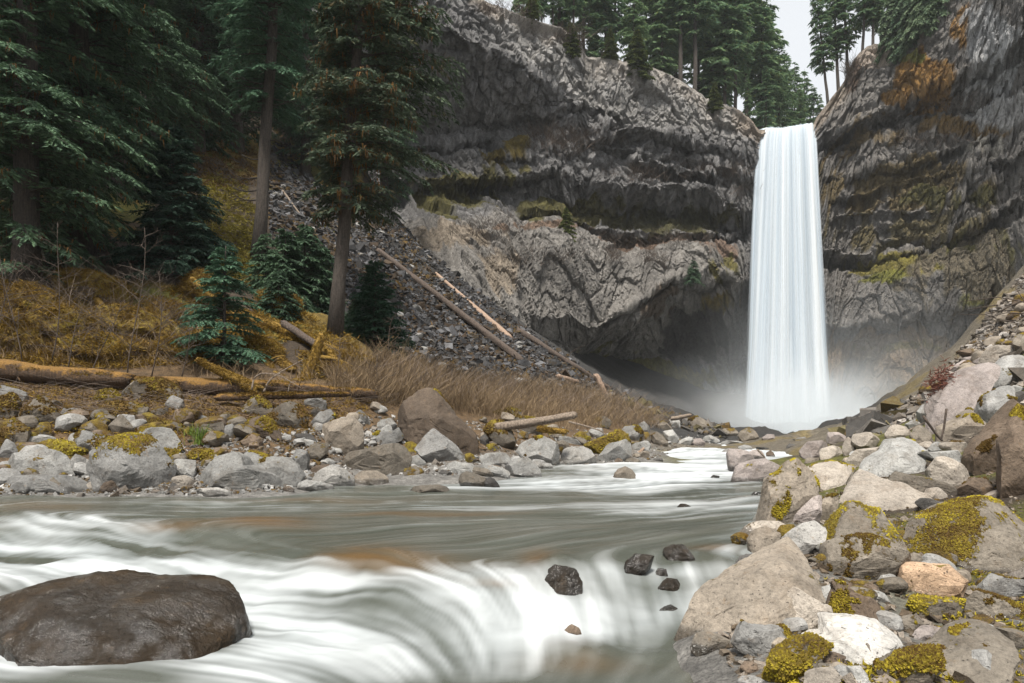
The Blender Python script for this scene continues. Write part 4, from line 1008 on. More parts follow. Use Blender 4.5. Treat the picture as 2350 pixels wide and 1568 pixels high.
SHEETS.append((zt(1200, 940, 4.612), [
 ('grey lichen-spotted block under the pale driftwood log', 'm', .25, .4, [(370,510),(400,470),(540,475),(660,490),(720,580),(690,680),(580,680),(450,610)]),
 ('large brown mossy boulder left of the driftwood log', 'm', .5, .35, [(40,570),(110,500),(270,500),(350,580),(410,740),(380,820),(250,800),(100,660)]),
 ('flat rock with a thick golden moss cap behind the brown mossy boulder', 'm', .6, .5, [(120,450),(200,400),(340,360),(440,380),(490,460),(400,490),(180,510)]),
 ('big pale boulder with a brown moss apron on its left face', 'G', .26, .35, [(410,860),(500,770),(620,700),(720,690),(840,770),(920,850),(910,950),(860,1010),(700,1010),(560,950)]),
 ('smooth cream boulder, flat-topped, in the middle of the water edge', 'w', .02, .2, [(930,880),(1040,820),(1200,810),(1290,850),(1350,960),(1350,1025),(1100,1040),(990,1020)]),
 ('pale rounded boulder with a black right end beside the smooth cream one', 'G', .10, .4, [(1350,900),(1400,850),(1500,780),(1700,730),(1760,780),(1740,910),(1600,970),(1480,1010),(1370,1010)]),
 ('boulder buried in olive moss rising behind the black-ended pale one', 'm', .75, .45, [(1200,800),(1450,690),(1580,610),(1680,700),(1740,770),(1500,810),(1350,920),(1280,860)]),
 ('low pale boulder with a dark scalloped base', 'G', .04, .3, [(0,960),(60,890),(200,880),(330,890),(370,940),(360,1010),(200,1050),(50,1010)]),
 ('pale pointed boulder with a mossy dark right flank', 'G', .12, .3, [(280,1055),(420,960),(550,935),(620,990),(700,1090),(720,1175),(500,1180),(340,1130)]),
 ('smooth pale loaf-shaped boulder touching the stream', 'G', 0, 0, [(0,1035),(100,1010),(260,1060),(350,1110),(340,1178),(200,1178),(100,1130)]),
 ('dark wet boulder standing at the stream edge right of the cracked one', 'd', 0, 0, [(0,1165),(120,1140),(210,1190),(240,1285),(100,1292),(0,1280)]),
 ('small pale block with a brown end at the waterline', 'G', 0, 0, [(670,1025),(740,1000),(850,1020),(840,1095),(700,1095)]),
 ('tiny pale stone between the big pale boulder and the cream one', 'w', 0, 0, [(890,1015),(950,985),(1010,1030),(900,1040)]),
 ('pale grey boulder with a mossy back near the bend', 'G', .22, .5, [(1600,650),(1680,580),(1830,570),(1890,680),(1850,740),(1750,755),(1640,710)]),
 ('moss-streaked rock at the foot of the brown thicket', 'm', .45, .4, [(1290,560),(1360,460),(1440,460),(1520,530),(1450,610),(1330,610)]),
 ('pale leaning rock at the edge of the thicket near the bend', 'G', .06, .3, [(1820,560),(1900,520),(1970,600),(1970,660),(1880,650)]),
 ('grey rock with a little moss at the bend', 'm', .2, .5, [(2030,570),(2110,510),(2180,560),(2220,615),(2100,635)]),
 ('whitish rock at the bend below the small bleached stick', 'G', 0, 0, [(2180,510),(2250,480),(2306,510),(2306,605),(2220,600)]),
 ('dark mossy wedge-shaped rock at the bend', 'm', .4, .15, [(1950,690),(2050,640),(2180,760),(2150,810),(2000,770)]),
 ('pale rock right of the dark mossy wedge', 'G', .04, .3, [(2110,640),(2230,620),(2300,720),(2240,780),(2160,730)]),
 ('pale flat rock behind the tan stone at the rapids', 'G', .08, .3, [(1760,790),(1900,740),(1980,790),(1900,870),(1770,880)]),
 ('tan stone beside a reddish snag at the rapids', 't', 0, 0, [(1810,945),(1880,865),(1960,865),(1960,915),(1920,950)]),
 ('brown-backed triangular stone standing alone in the white water', 't', 0, 0, [(1540,1160),(1600,1080),(1690,1040),(1760,1080),(1800,1140),(1790,1190),(1640,1190)]),
 ('small dark stone poking from the rapids near the tan stone', 'd', 0, 0, [(1970,985),(2020,940),(2090,935),(2110,995)]),
 ('small round brown stone under the black-ended boulder', 'b', 0, 0, [(1550,985),(1590,945),(1650,960),(1640,1015),(1570,1025)]),
 ('low dark stone with a trickle before the tan stone', 'm', 0, 0, [(1650,965),(1760,935),(1870,990),(1870,1027),(1680,1027)]),
 ('small moss-topped block behind the smooth cream boulder', 'm', .3, .4, [(880,760),(960,740),(1030,770),(1040,840),(960,870),(930,840)]),
 ('long pale flat rock behind the smooth cream boulder', 'G', .06, .4, [(840,690),(1000,700),(1150,760),(1210,810),(1060,810),(900,750)]),
 ('pale rock at the end of the crooked grey branch', 'G', .05, .3, [(1260,630),(1350,610),(1430,660),(1380,730),(1280,690)]),
 ('mossy stone beneath the driftwood log', 'm', .6, .55, [(740,570),(830,560),(920,620),(860,650),(760,620)]),
 ('black shaded stone beside the tent-shaped boulder', 'd', .2, .3, [(0,680),(60,640),(110,740),(60,810),(0,810)]),
 ('small pale peaked stone at the waterline beside the black-ended boulder', 'w', 0, 0, [(1380,1015),(1430,980),(1480,1010),(1480,1045),(1370,1045)]),
 ('green-gold mossy stones heap behind the olive boulder', 'm', .7, .7, [(1060,690),(1150,640),(1250,640),(1290,730),(1200,760),(1080,730)]),
 ('small mossy stone left of the big pale boulder', 'm', .6, .5, [(80,790),(150,775),(220,810),(230,860),(120,880),(70,850)]),
]))
SHEETS.append((zt(1680, 1000, 5.227), [
 ('far grey boulder with an orange moss cap under the bleached pole', 'm', .35, .3, [(210,260),(300,215),(400,230),(480,310),(520,400),(440,430),(300,390),(230,320)]),
 ('far low rock topped with brown moss between two rounded ones', 'm', .4, .2, [(620,400),(700,370),(830,370),(880,430),(820,480),(680,470)]),
 ('far triangular rock hung with orange moss beside the plunge pool', 'm', .4, .35, [(870,440),(950,390),(1030,350),(1100,420),(1140,520),(1100,552),(920,550)]),
 ('small far white angular rock below the orange-capped boulder', 'w', 0, 0, [(200,345),(310,300),(370,380),(280,400)]),
 ('far pinkish block at the edge of the rapids', 'p', 0, 0, [(220,565),(280,510),(380,500),(440,560),(400,607),(230,612)]),
 ('far pale flat rock beside the pinkish block', 'G', 0, 0, [(50,565),(200,480),(290,510),(220,570),(200,600)]),
 ('far pale lumpy rock right of the pinkish block', 'G', .05, .3, [(400,485),(520,460),(640,530),(620,567),(470,567)]),
 ('far flat rock with a dark tip reaching into the rapids', 'g', 0, 0, [(640,565),(760,530),(900,540),(950,575),(800,582)]),
 ('brown-stained squared block forming the river island', 'p', 0, 0, [(720,690),(760,640),(920,660),(1060,700),(1100,760),(1000,810),(900,850),(830,925),(760,920),(730,780)]),
 ('humped tan rock on the river island with a stick across it', 'p', 0, 0, [(1000,690),(1080,650),(1190,660),(1240,730),(1230,780),(1100,790)]),
 ('broad pinkish boulder at the front of the river island with one moss patch', 'p', .10, .8, [(785,1050),(850,880),(930,820),(1060,780),(1200,765),(1320,830),(1450,900),(1350,990),(1260,1090),(1120,1100),(950,1075)]),
 ('small grey rock at the upstream left corner of the river island', 'g', 0, 0, [(640,705),(700,650),(780,630),(740,727),(650,732)]),
 ('grey flat rock at the back of the river island', 'g', 0, 0, [(870,615),(960,585),(1050,610),(1060,657),(960,682)]),
 ('dark low rock at the back right of the river island', 'd', 0, 0, [(1110,615),(1200,605),(1280,620),(1280,657),(1190,657)]),
 ('small brown triangular stone at the right end of the river island', 'b', 0, 0, [(1240,695),(1300,655),(1350,720),(1360,762),(1250,762)]),
 ('dark pointed stone alone in the upper rapids', 'd', 0, 0, [(1490,610),(1540,555),(1590,570),(1640,610),(1530,632)]),
 ('pale shelf of rock below the foot of the waterfall', 'p', 0, 0, [(1180,495),(1240,445),(1350,450),(1370,500),(1280,537),(1190,527)]),
 ('small dim stone at the lip of the plunge pool', 'g', 0, 0, [(1620,505),(1740,480),(1760,518),(1640,522)]),
 ('pale tan boulder with a dark shadowed left face, first on the far right bank', 'p', .05, .1, [(1690,680),(1720,600),(1800,540),(1950,530),(2050,600),(2000,680),(1930,760),(1800,750),(1720,730)]),
 ('cream rounded boulder beside the dark-faced one on the right bank', 'T', .04, .2, [(1930,740),(1990,640),(2100,600),(2240,620),(2260,700),(2100,760),(1980,770)]),
 ('squared pale block standing up behind the cream boulder', 'p', .03, .2, [(2040,550),(2045,420),(2150,420),(2300,480),(2300,570),(2100,570)]),
 ('tiny wet stone in the white water before the island', 'd', 0, 0, [(505,1005),(540,970),(620,985),(620,1032),(520,1032)]),
 ('small dark stone breaking the current near the mossy pyramid', 'd', 0, 0, [(1030,1235),(1080,1190),(1150,1195),(1200,1230),(1080,1242)]),
 ('dark ragged stone in the smooth water above the cascade', 'k', 0, 0, [(60,1415),(110,1345),(160,1350),(250,1400),(370,1422),(200,1432)]),
 ('long flat stone at the water left of the mossy pyramid', 't', 0, 0, [(1730,795),(1770,755),(1900,760),(2030,780),(2000,822),(1780,822)]),
 ('tiny far stone below the falling water', 'd', 0, 0, [(1560,525),(1590,505),(1620,515),(1620,535),(1570,535)]),
]))
SHEETS.append((zt(1650, 1060, 3.92), [
 ('tall pyramid-shaped tan boulder shaggy with yellow moss at the water edge', 't', .34, .75, [(985,970),(1020,840),(1050,620),(1080,540),(1200,470),(1260,380),(1340,335),(1420,380),(1480,450),(1560,560),(1610,660),(1540,730),(1420,810),(1300,920),(1250,990),(1100,975)]),
 ('pale sloping boulder with amber moss tufts right of the mossy pyramid', 'T', .24, .5, [(1420,500),(1500,400),(1700,360),(1850,400),(1960,420),(1900,520),(1750,630),(1600,650)]),
 ('pinkish wedge boulder at the foot of the mossy pyramid', 'p', .08, .4, [(1250,985),(1380,840),(1500,720),(1620,700),(1560,800),(1530,950),(1400,1000)]),
 ('long tan leaning rock with a moss-filled seam', 't', .16, .5, [(1490,860),(1640,740),(1760,680),(1750,800),(1680,940),(1620,970),(1540,960)]),
 ('low pale rock with dark moss buttons beside the current', 'T', .12, .3, [(800,1050),(900,990),(1040,950),(1160,950),(1240,1000),(1160,1070),(900,1090)]),
 ('upright tan granite egg at the water edge', 't', .03, .6, [(870,1140),(930,1040),(1050,1010),(1150,1060),(1200,1160),(1190,1340),(1100,1320),(1000,1260),(880,1250)]),
 ('bright white angular slab lying tilted among the tan boulders', 'w', .02, .3, [(1195,1190),(1250,1110),(1400,990),(1560,955),(1620,980),(1590,1090),(1500,1150),(1380,1225),(1270,1300),(1200,1250)]),
 ('black pitted lava-like boulder half in the water', 'd', 0, 0, [(660,1490),(700,1400),(780,1320),(800,1260),(900,1230),(1030,1235),(1090,1320),(1090,1400),(960,1450),(800,1530),(700,1520)]),
 ('black knobbly boulder with a dry grey top in the middle of the cascade', 'k', 0, 0, [(40,1240),(60,1190),(140,1160),(240,1150),(300,1230),(355,1320),(340,1370),(200,1370),(80,1310)]),
 ('small rock under a dark moss cushion at the water edge', 'm', .85, .25, [(700,1105),(790,1060),(870,1080),(870,1150),(800,1190),(720,1170)]),
 ('rounded brown moss clump between the granite egg and the white slab', 'm', .9, .3, [(1150,1055),(1200,1000),(1340,985),(1350,1035),(1220,1150)]),
 ('small pale chip of rock beside the black pitted boulder', 'T', 0, 0, [(1080,1325),(1120,1280),(1170,1330),(1120,1400)]),
]))
SHEETS.append((zt(1660, 1350, 4.38), [
 ('huge sloping tan granite slab running down into the foam', 't', .13, .6, [(180,1020),(260,920),(500,720),(640,560),(860,440),(1100,310),(1300,220),(1500,120),(1640,50),(1720,130),(1690,260),(1740,400),(1640,630),(1400,650),(1340,710),(1330,810),(1260,880),(1000,910),(820,940),(640,1060),(400,1080),(280,1100),(190,1080)]),
 ('smooth pale egg-shaped boulder in front of the huge granite slab', 'T', .05, .5, [(1320,680),(1320,560),(1380,520),(1500,560),(1640,660),(1760,730),(1830,740),(1810,850),(1740,970),(1600,1040),(1480,1020),(1380,940),(1340,800)]),
 ('pale smooth stone tucked behind the spiky mossy rock', 'G', .03, .4, [(1660,650),(1740,540),(1890,490),(1960,600),(1900,700),(1760,710)]),
 ('dark wet two-faced stone at the very foot of the granite slab', 'm', .08, .5, [(310,1160),(350,1090),(480,1030),(560,1020),(650,1060),(740,1110),(740,1210),(600,1260),(400,1240),(320,1210)]),
 ('rough grey rock with round moss tufts and a black undercut', 'g', .24, .5, [(740,1120),(800,950),(870,890),(960,960),(1150,980),(1350,970),(1460,1050),(1480,1110),(1420,1210),(1300,1280),(1000,1250),(800,1200)]),
 ('rock shaggy with brown and green moss dipping into the dark water', 'm', .72, .4, [(1120,1480),(1200,1290),(1340,1220),(1450,1130),(1600,1060),(1850,1100),(1700,1150),(1600,1270),(1640,1450),(1500,1570),(1200,1600)]),
 ('pale rounded stone at the bottom edge of the picture', 'T', .06, .6, [(1490,1580),(1600,1500),(1800,1430),(1960,1390),(2050,1460),(2070,1600),(1500,1640)]),
 ('grey stone low at the bottom edge in the dark water', 'g', 0, 0, [(820,1580),(860,1510),(960,1495),(1080,1540),(1200,1580),(900,1620)]),
 ('brown stone seen just under the dark water', 'b', 0, 0, [(840,1410),(900,1345),(1000,1350),(1060,1400),(950,1480)]),
 ('small blue-white cobble wedged under the granite slab', 'G', 0, 0, [(1240,930),(1280,895),(1360,910),(1380,960),(1290,970)]),
]))
SHEETS.append((zt(2060, 1220, 3.214), [
 ('large white flat slab with a sharp broken edge near the bottom', 'w', .01, .3, [(-165,1280),(-100,1215),(100,1205),(95,1050),(120,1035),(330,1045),(550,1090),(640,1150),(645,1200),(580,1310),(470,1410),(400,1490),(330,1450),(200,1360),(0,1320),(-150,1310)]),
 ('brown mossy underside rock beneath the large white slab', 'b', .2, .5, [(-170,1310),(0,1310),(200,1350),(320,1450),(180,1470),(0,1470),(-120,1430)]),
 ('orange-tinged square block with a rough speckled face', 'o', .10, .6, [(610,870),(640,650),(680,605),(900,620),(1080,625),(1150,660),(1160,720),(1190,850),(1180,900),(1080,910),(990,860),(700,900)]),
 ('biggest dark boulder on the right, draped in orange-yellow moss', 'm', .44, .6, [(650,610),(670,420),(690,330),(850,240),(1050,160),(1250,100),(1430,75),(1607,95),(1750,300),(1750,730),(1607,740),(1300,680),(1000,660),(720,640)]),
 ('sloping rock thick with bright green moss left of the biggest dark boulder', 'm', .58, .85, [(-10,570),(60,380),(130,200),(170,95),(280,100),(380,160),(520,180),(640,280),(660,330),(650,450),(500,490),(300,490),(100,530)]),
 ('boulder with a pale lid-like top and a dark mossy hollow front', 'm', .40, .35, [(0,650),(30,480),(80,380),(110,380),(350,370),(480,430),(580,490),(640,590),(660,640),(640,700),(400,770),(120,780),(20,750)]),
 ('rough brown rock with a spike-like peak and green moss skirts', 'b', .42, .7, [(45,1060),(60,940),(120,830),(110,770),(170,750),(230,830),(350,880),(450,890),(540,1030),(480,1100),(330,1060),(100,1050),(60,1150)]),
 ('pale flat stone behind the spike-peaked mossy rock', 'G', .03, .5, [(240,820),(330,800),(480,850),(510,890),(440,920),(330,890)]),
 ('grey cracked rock at the edge right of the orange-tinged block', 'g', .2, .5, [(1230,810),(1250,700),(1330,690),(1607,740),(1700,900),(1500,850),(1300,850)]),
 ('rounded mossy rock below the grey cracked one', 'm', .42, .45, [(1150,910),(1200,850),(1300,830),(1450,880),(1607,960),(1700,1010),(1500,1060),(1250,1020)]),
 ('low rock under yellow-green moss beneath the orange-tinged block', 'm', .75, .9, [(700,930),(800,880),(1000,900),(1150,900),(1100,1010),(900,1080),(780,1020)]),
 ('large ridge-backed grey-brown boulder at the bottom right', 'm', .22, .6, [(760,1510),(850,1390),(970,1300),(1080,1180),(1180,1110),(1290,1090),(1400,1160),(1500,1250),(1600,1330),(1640,1620),(800,1620)]),
 ('domed grey rock in front of the ridge-backed boulder', 'g', .24, .7, [(1120,1600),(1180,1420),(1250,1330),(1340,1320),(1400,1400),(1470,1600)]),
 ('flat pale chip on the moss at the right edge', 'G', 0, 0, [(1480,1095),(1530,1060),(1640,1080),(1640,1115),(1500,1120)]),
 ('low purplish rock ringed by moss', 'p', .25, .7, [(690,1190),(850,1120),(1000,1130),(1020,1210),(850,1240),(720,1220)]),
 ('dark lump deep in green moss beside the white slab', 'm', .6, .7, [(450,1480),(560,1370),(720,1300),(900,1280),(950,1340),(800,1480),(760,1600),(480,1600)]),
 ('rough mossy knob between the white slab and the purplish rock', 'm', .45, .6, [(620,1070),(720,1020),(820,1100),(730,1190),(650,1170)]),
 ('small pale stone at the bottom under the white slab', 'G', .1, .6, [(210,1450),(320,1440),(400,1520),(400,1600),(220,1600)]),
 ('grey-brown slope of rock at the edge above the ridge-backed boulder', 'm', .3, .5, [(1380,1130),(1607,1150),(1720,1300),(1600,1330),(1480,1240)]),
]))
SHEETS.append((zt(2060, 820, 3.734), [
 ('very large slab with a smooth pinkish top tilted toward the stream', 'p', .07, .5, [(1030,880),(1060,690),(1060,640),(1150,520),(1200,440),(1400,360),(1550,320),(1650,350),(1640,430),(1560,500),(1480,620),(1480,700),(1430,790),(1300,880),(1150,940)]),
 ('pale hollow-fronted boulder above the very large pinkish slab', 'T', .05, .4, [(1460,330),(1540,220),(1620,160),(1740,170),(1830,220),(1867,240),(1780,280),(1700,340),(1560,340)]),
 ('blocky grey boulder on the bank top with a moss-lined joint', 'g', .14, .7, [(1600,500),(1640,420),(1650,340),(1730,255),(1900,250),(1920,400),(1820,450),(1780,540),(1640,550)]),
 ('boulder at the top right edge with a dark hollow beneath', 'm', .2, .3, [(1770,140),(1830,60),(1867,40),(1970,60),(1970,230),(1867,210)]),
 ('long tan boulder lying under the very large pinkish slab', 't', .16, .3, [(1070,1030),(1150,950),(1300,880),(1480,740),(1520,880),(1570,970),(1400,1050),(1300,1075),(1180,1055),(1080,1085)]),
 ('smooth pale dome on the bank beside the dark squared rock', 'T', .04, .3, [(575,985),(600,920),(680,900),(760,920),(820,980),(825,1050),(720,1040),(600,1040)]),
 ('dark grey squared rock under two leaning sticks', 'm', .08, .3, [(820,970),(860,920),(930,905),(1000,980),(1020,1050),(970,1125),(850,1075),(825,1020)]),
 ('speckled pale block between the squared pale block and the smooth dome', 'T', .04, .2, [(270,1000),(400,970),(520,1010),(560,1020),(500,1095),(400,1145),(300,1095)]),
 ('small cream rock right of the cream rounded boulder', 'T', .05, .2, [(180,1120),(240,1020),(290,1030),(310,1130),(200,1195)]),
 ('broad pale saddle-shaped boulder with a bright yellow moss patch', 'G', .20, .85, [(370,1310),(420,1220),(560,1140),(600,1040),(680,1025),(800,1040),(870,1110),(950,1160),(1030,1230),(1000,1320),(900,1395),(700,1385),(500,1375),(380,1355)]),
 ('pale boulder with a black broken end behind the yellow-patched saddle', 'G', .05, .4, [(880,1150),(1050,1160),(1250,1140),(1330,1180),(1370,1310),(1250,1270),(1050,1240)]),
 ('lumpy pale boulder pocked with holes', 'T', .06, .2, [(1000,1330),(1050,1210),(1130,1200),(1250,1260),(1370,1350),(1400,1410),(1300,1445),(1290,1500),(1150,1455),(1010,1415)]),
 ('massive lichen-spotted brown boulder on the right edge', 'b', .12, .3, [(1620,1410),(1700,1200),(1790,1050),(1867,900),(2050,900),(2050,1600),(1867,1600),(1660,1590)]),
 ('steep brown rock streaked with orange moss at the right edge', 'b', .38, .35, [(1380,1190),(1470,1070),(1590,990),(1680,880),(1867,640),(2000,650),(1950,900),(1750,1090),(1630,1350),(1500,1345),(1400,1290)]),
 ('dark narrow rock lying along the bank top', 'd', .08, .3, [(1650,690),(1750,610),(1867,550),(1960,580),(1867,640),(1720,760)]),
 ('grey rock with orange lichen below the blocky grey boulder', 'g', .22, .5, [(1480,730),(1530,610),(1700,540),(1800,530),(1820,570),(1680,660),(1700,780),(1560,880),(1500,820)]),
 ('small pale stone under the long tan boulder', 'G', .02, .3, [(970,1120),(1060,1060),(1150,1110),(1160,1160),(1000,1160)]),
 ('pale stone with ochre streaks under the long tan boulder', 'T', .18, .3, [(1090,1090),(1200,1065),(1320,1060),(1370,1130),(1360,1180),(1200,1145)]),
 ('long low rock below the yellow-patched saddle', 'm', .12, .4, [(590,1380),(700,1335),(850,1390),(1000,1410),(1200,1480),(1290,1565),(1000,1590),(840,1510),(640,1440)]),
 ('very long pale smooth boulder running down toward the mossy pyramid', 'T', .12, .6, [(130,1590),(200,1380),(260,1320),(330,1320),(450,1390),(600,1430),(700,1490),(900,1560),(1180,1690),(1170,1740),(900,1700),(500,1690),(200,1680)]),
 ('small pale rounded stone beside the brown lichen rock', 'T', .03, .3, [(940,1580),(1000,1500),(1090,1490),(1160,1550),(1160,1615),(950,1615)]),
 ('brown lichen-mottled rock left of the massive edge boulder', 'b', .18, .3, [(1290,1500),(1400,1400),(1600,1400),(1640,1590),(1300,1590)]),
 ('pale boulder with dark moss specks left of the yellow-patched saddle', 'T', .14, .3, [(200,1230),(300,1150),(420,1130),(560,1100),(420,1210),(380,1295),(300,1275)]),
 ('grey block standing behind the two leaning sticks', 'g', .05, .3, [(880,750),(1000,700),(1040,740),(1000,900),(940,880)]),
 ('low grey rock at the bank foot under the driftwood twigs', 'g', .08, .3, [(760,900),(830,850),(920,870),(960,920),(850,930),(800,950)]),
 ('pinkish far boulder at the foot of the gravel slope', 'p', 0, 0, [(260,965),(300,945),(380,950),(400,985),(280,990)]),
 ('dark far rock at the start of the gravel slope', 'm', .05, .3, [(390,950),(480,920),(560,940),(560,990),(480,985)]),
 ('dark pitted rock between the long pale boulder and the small pale one', 'd', .1, .4, [(900,1610),(960,1560),(1100,1600),(1240,1640),(1350,1600),(1400,1660),(1250,1750),(1050,1720)]),
]))
SHEETS.append((lambda q: [((14 + a * .955 / 3.357) * .918, (1400 + b / 3.357) * .918) for a, b in q], [
 ('great wet dark rock rising from the foam, glossy with running water', 'k', 0, 0, [(20,450),(70,350),(200,280),(430,200),(700,155),(900,135),(1000,160),(1200,190),(1450,190),(1650,200),(1850,255),(2000,330),(2080,440),(2110,560),(2060,700),(1950,760),(1700,790),(1300,810),(900,840),(600,840),(400,780),(200,720),(60,640)]),
]))
SHEETS.append((lambda q: [((1280 + a / 1.836) * .918, (1108 + b / 1.836) * .918) for a, b in q], [
 ('split dark boulder with a brown left half at the brink of the cascade', 'k', 0, 0, [(130,660),(150,570),(200,540),(300,560),(325,610),(320,690),(180,700)]),
 ('wet black angular rock with a silvery top in the cascade', 'k', 0, 0, [(495,620),(520,530),(560,490),(640,500),(660,545),(580,580),(570,630)]),
 ('small wet stone between the black rocks of the cascade', 'k', 0, 0, [(640,625),(670,567),(710,570),(720,615)]),
 ('reddish-black stone with a white vein below the cascade', 'k', 0, 0, [(650,670),(720,610),(790,620),(800,690),(700,690)]),
 ('smooth grey stone almost covered by the cascade', 'd', 0, 0, [(670,765),(740,735),(775,760),(770,797),(700,797)]),
 ('small brown stone showing in the foam near the bottom', 'b', 0, 0, [(240,860),(275,835),(310,850),(320,875),(260,878)]),
]))
SHEETS.append((lambda q: [((a / 1.836) * .918, (1108 + b / 1.836) * .918) for a, b in q], [
 ('amber-brown rock with a sheet of water sliding over it', 'a', 0, 0, [(735,415),(830,360),(950,335),(1150,330),(1350,375),(1420,412),(1300,445),(1150,440),(980,480)]),
]))
HERO = {'great wet dark rock rising from the foam, glossy with running water'}
for tf, rows in SHEETS:
    for lab, tone, mo_, mh_, pts in rows:
        if tone in 'mb' and mo_ > .2 and max(q[0] for q in tf(pts)) < 1450: mo_ = min(.95, mo_ + .10)
        wetrock = lab in HERO
        boulder(lab, tone, mo_, mh_, tf(pts), thick=.62 if wetrock else .5, soft=.55 if wetrock else .30 if ('slab' in lab or 'block' in lab) else .38 if tone not in 'gGw' else .46, topcut=not wetrock,
                sink=.15 if wetrock else .4 if tone in 'kd' else .16, lift=-.365 if tone == 'a' else 0.0, rough=1.2 if wetrock else 1.5 if tone in 'dk' else 1.0)
# the tent-shaped boulder: two slabs of one rock meeting at a ridge
t3 = zt(600, 900, 3.672)
boulder('giant tent-shaped boulder with a lichened brown face and overhanging eaves', 'b', .30, .35, t3([(1430, 490), (1500, 390), (1620, 300), (1720, 262), (1800, 288), (1880, 370), (1990, 520), (2150, 660), (2200, 830), (2100, 900), (1800, 800), (1500, 720), (1440, 610)]), topcut=True, thick=.6)

# cobbles and rubble that fill the gaps of both banks
rg = np.random.default_rng(77)
VARI = [[] for _ in range(3)]
def small_rock_mesh(k, tone, moss, mh):
    r = np.random.default_rng(500 + k)
    n = r.integers(6, 9); th = np.sort(r.uniform(0, 2 * math.pi, n)); th = np.linspace(0, 2 * math.pi, n, endpoint=False) + r.uniform(-.3, .3, n)
    o_ = np.stack([np.cos(th) * r.uniform(.75, 1.15, n), np.sin(th) * r.uniform(.45, .75, n)], 1) * .5
    return rock_mesh('cobble', o_, .42, 900 + k, TONE[tone], moss, mh, 3, None, (k, 0, 0), .55, .8, False)[0]
COB = {t: [small_rock_mesh(i + 10 * j, t, .5 if t in 'mb' else 0.0, .3) for i in range(5)] for j, t in enumerate('gGTmbwtp')}
WORD = {'g': 'grey', 'G': 'pale grey', 'T': 'cream', 'm': 'moss-spotted dark', 'b': 'brown', 'w': 'whitish', 't': 'tan', 'p': 'pinkish'}
def cobbles(poly, n, tones, size, label, group, sizev=.5, name='cobble', big=True):
    poly = np.array(poly, float); lo, hi = poly.min(0), poly.max(0); made = 0
    while made < n:
        q = rg.uniform(lo, hi)
        ins = False
        for a, b in zip(poly, np.roll(poly, -1, axis=0)):
            if (a[1] > q[1]) != (b[1] > q[1]) and q[0] < (b[0] - a[0]) * (q[1] - a[1]) / (b[1] - a[1]) + a[0]: ins = not ins
        if not ins: continue
        Y = float(ray_hit([q[0]], [q[1]])[0][0]); X = (q[0] - CX) * Y / F
        t = tones[rg.integers(len(tones))]
        o = link(name, COB[t][rg.integers(5)])
        s = size * Y / F * rg.uniform(1 - sizev, 1 + sizev)
        o.scale = (s, s * rg.uniform(.8, 1.2), s * rg.uniform(.7, 1.2)); o.rotation_euler = (rg.uniform(-.4, .4), rg.uniform(-.4, .4), rg.uniform(0, 6.28))
        o.location = (X, Y, float(ground(np.array([X]), np.array([Y]))[0]) + .12 * s)
        tag(o, label.replace('*', WORD[t]), 'stone', group); made += 1
cobbles([(640, 1000), (780, 985), (860, 1020), (820, 1075), (660, 1080)], 24, 'GgwgG', 22, '* rounded cobble among others on the mossy shingle', 'cobbles on the shingle')
cobbles([(0, 960), (500, 960), (640, 1000), (640, 1120), (0, 1130)], 70, 'mmbbg', 50, 'small * stone filling a gap between the big bank boulders', 'gap stones of the mossy bank')
cobbles([(640, 970), (960, 930), (1500, 990), (1690, 1000), (1480, 1060), (1250, 1080), (900, 1085)], 60, 'gGgtm', 30, 'loose * stone lying between the boulders of the gravel shore', 'stones of the gravel shore')
cobbles([(1850, 1010), (2000, 985), (2140, 920), (2330, 790), (2350, 1000), (2200, 1040), (1900, 1080)], 36, 'TGtm', 28, 'loose * stone lying between the boulders of the rising bank', 'stones of the rising bank')
cobbles([(1800, 1330), (2000, 1180), (2350, 1330), (2350, 1560), (1750, 1560)], 70, 'tmmbgm', 56, '* stone in the mossy gaps of the near bank', 'gap stones of the near bank')

cobbles([(1935, 992), (2030, 962), (2120, 905), (2250, 800), (2360, 690), (2360, 780), (2200, 880), (2080, 960), (2000, 1010)], 40, 'tbmtp', 36, '* angular block on the steep gravel slope above the bank', 'blocks of the gravel slope')
for i, (x, y, w, h, lab) in enumerate([(215, 668, 150, 90, 'golden moss hummock under the dark corner spruce'), (320, 742, 170, 84, 'broad golden moss hummock between the saplings'), (150, 742, 160, 90, 'olive moss hummock behind the leaning sapling'), (45, 765, 150, 84, 'olive moss hummock at the picture edge'), (240, 800, 170, 66, 'low golden hummock just above the thick log'), (420, 800, 130, 60, 'golden hummock behind the broken limb'),
                                      (395, 725, 110, 60, 'russet moss hummock left of the small hemlock'), (90, 690, 110, 70, 'shaded moss hummock below the wood edge'), (600, 800, 90, 60, 'golden moss hummock between the leaning logs'), (800, 835, 110, 56, 'gold moss hummock at the spruce foot'), (640, 700, 90, 60, 'moss hummock below the bare-trunked conifer'), (470, 665, 90, 80, 'russet hummock right of the young spruce')]):
    a_ = np.linspace(0, 2 * math.pi, 11)[:-1]; rr_ = np.random.default_rng(i).uniform(.8, 1.15, 10)
    boulder(lab, 'b', .98, .35, [(x + .5 * w * math.cos(q) * k + .18 * w * math.sin(q), y + .5 * h * math.sin(q) * k) for q, k in zip(a_, rr_)], name='mossy_hummock', cat='hummock', soft=.7, rough=3.0, topcut=False, thick=.6)

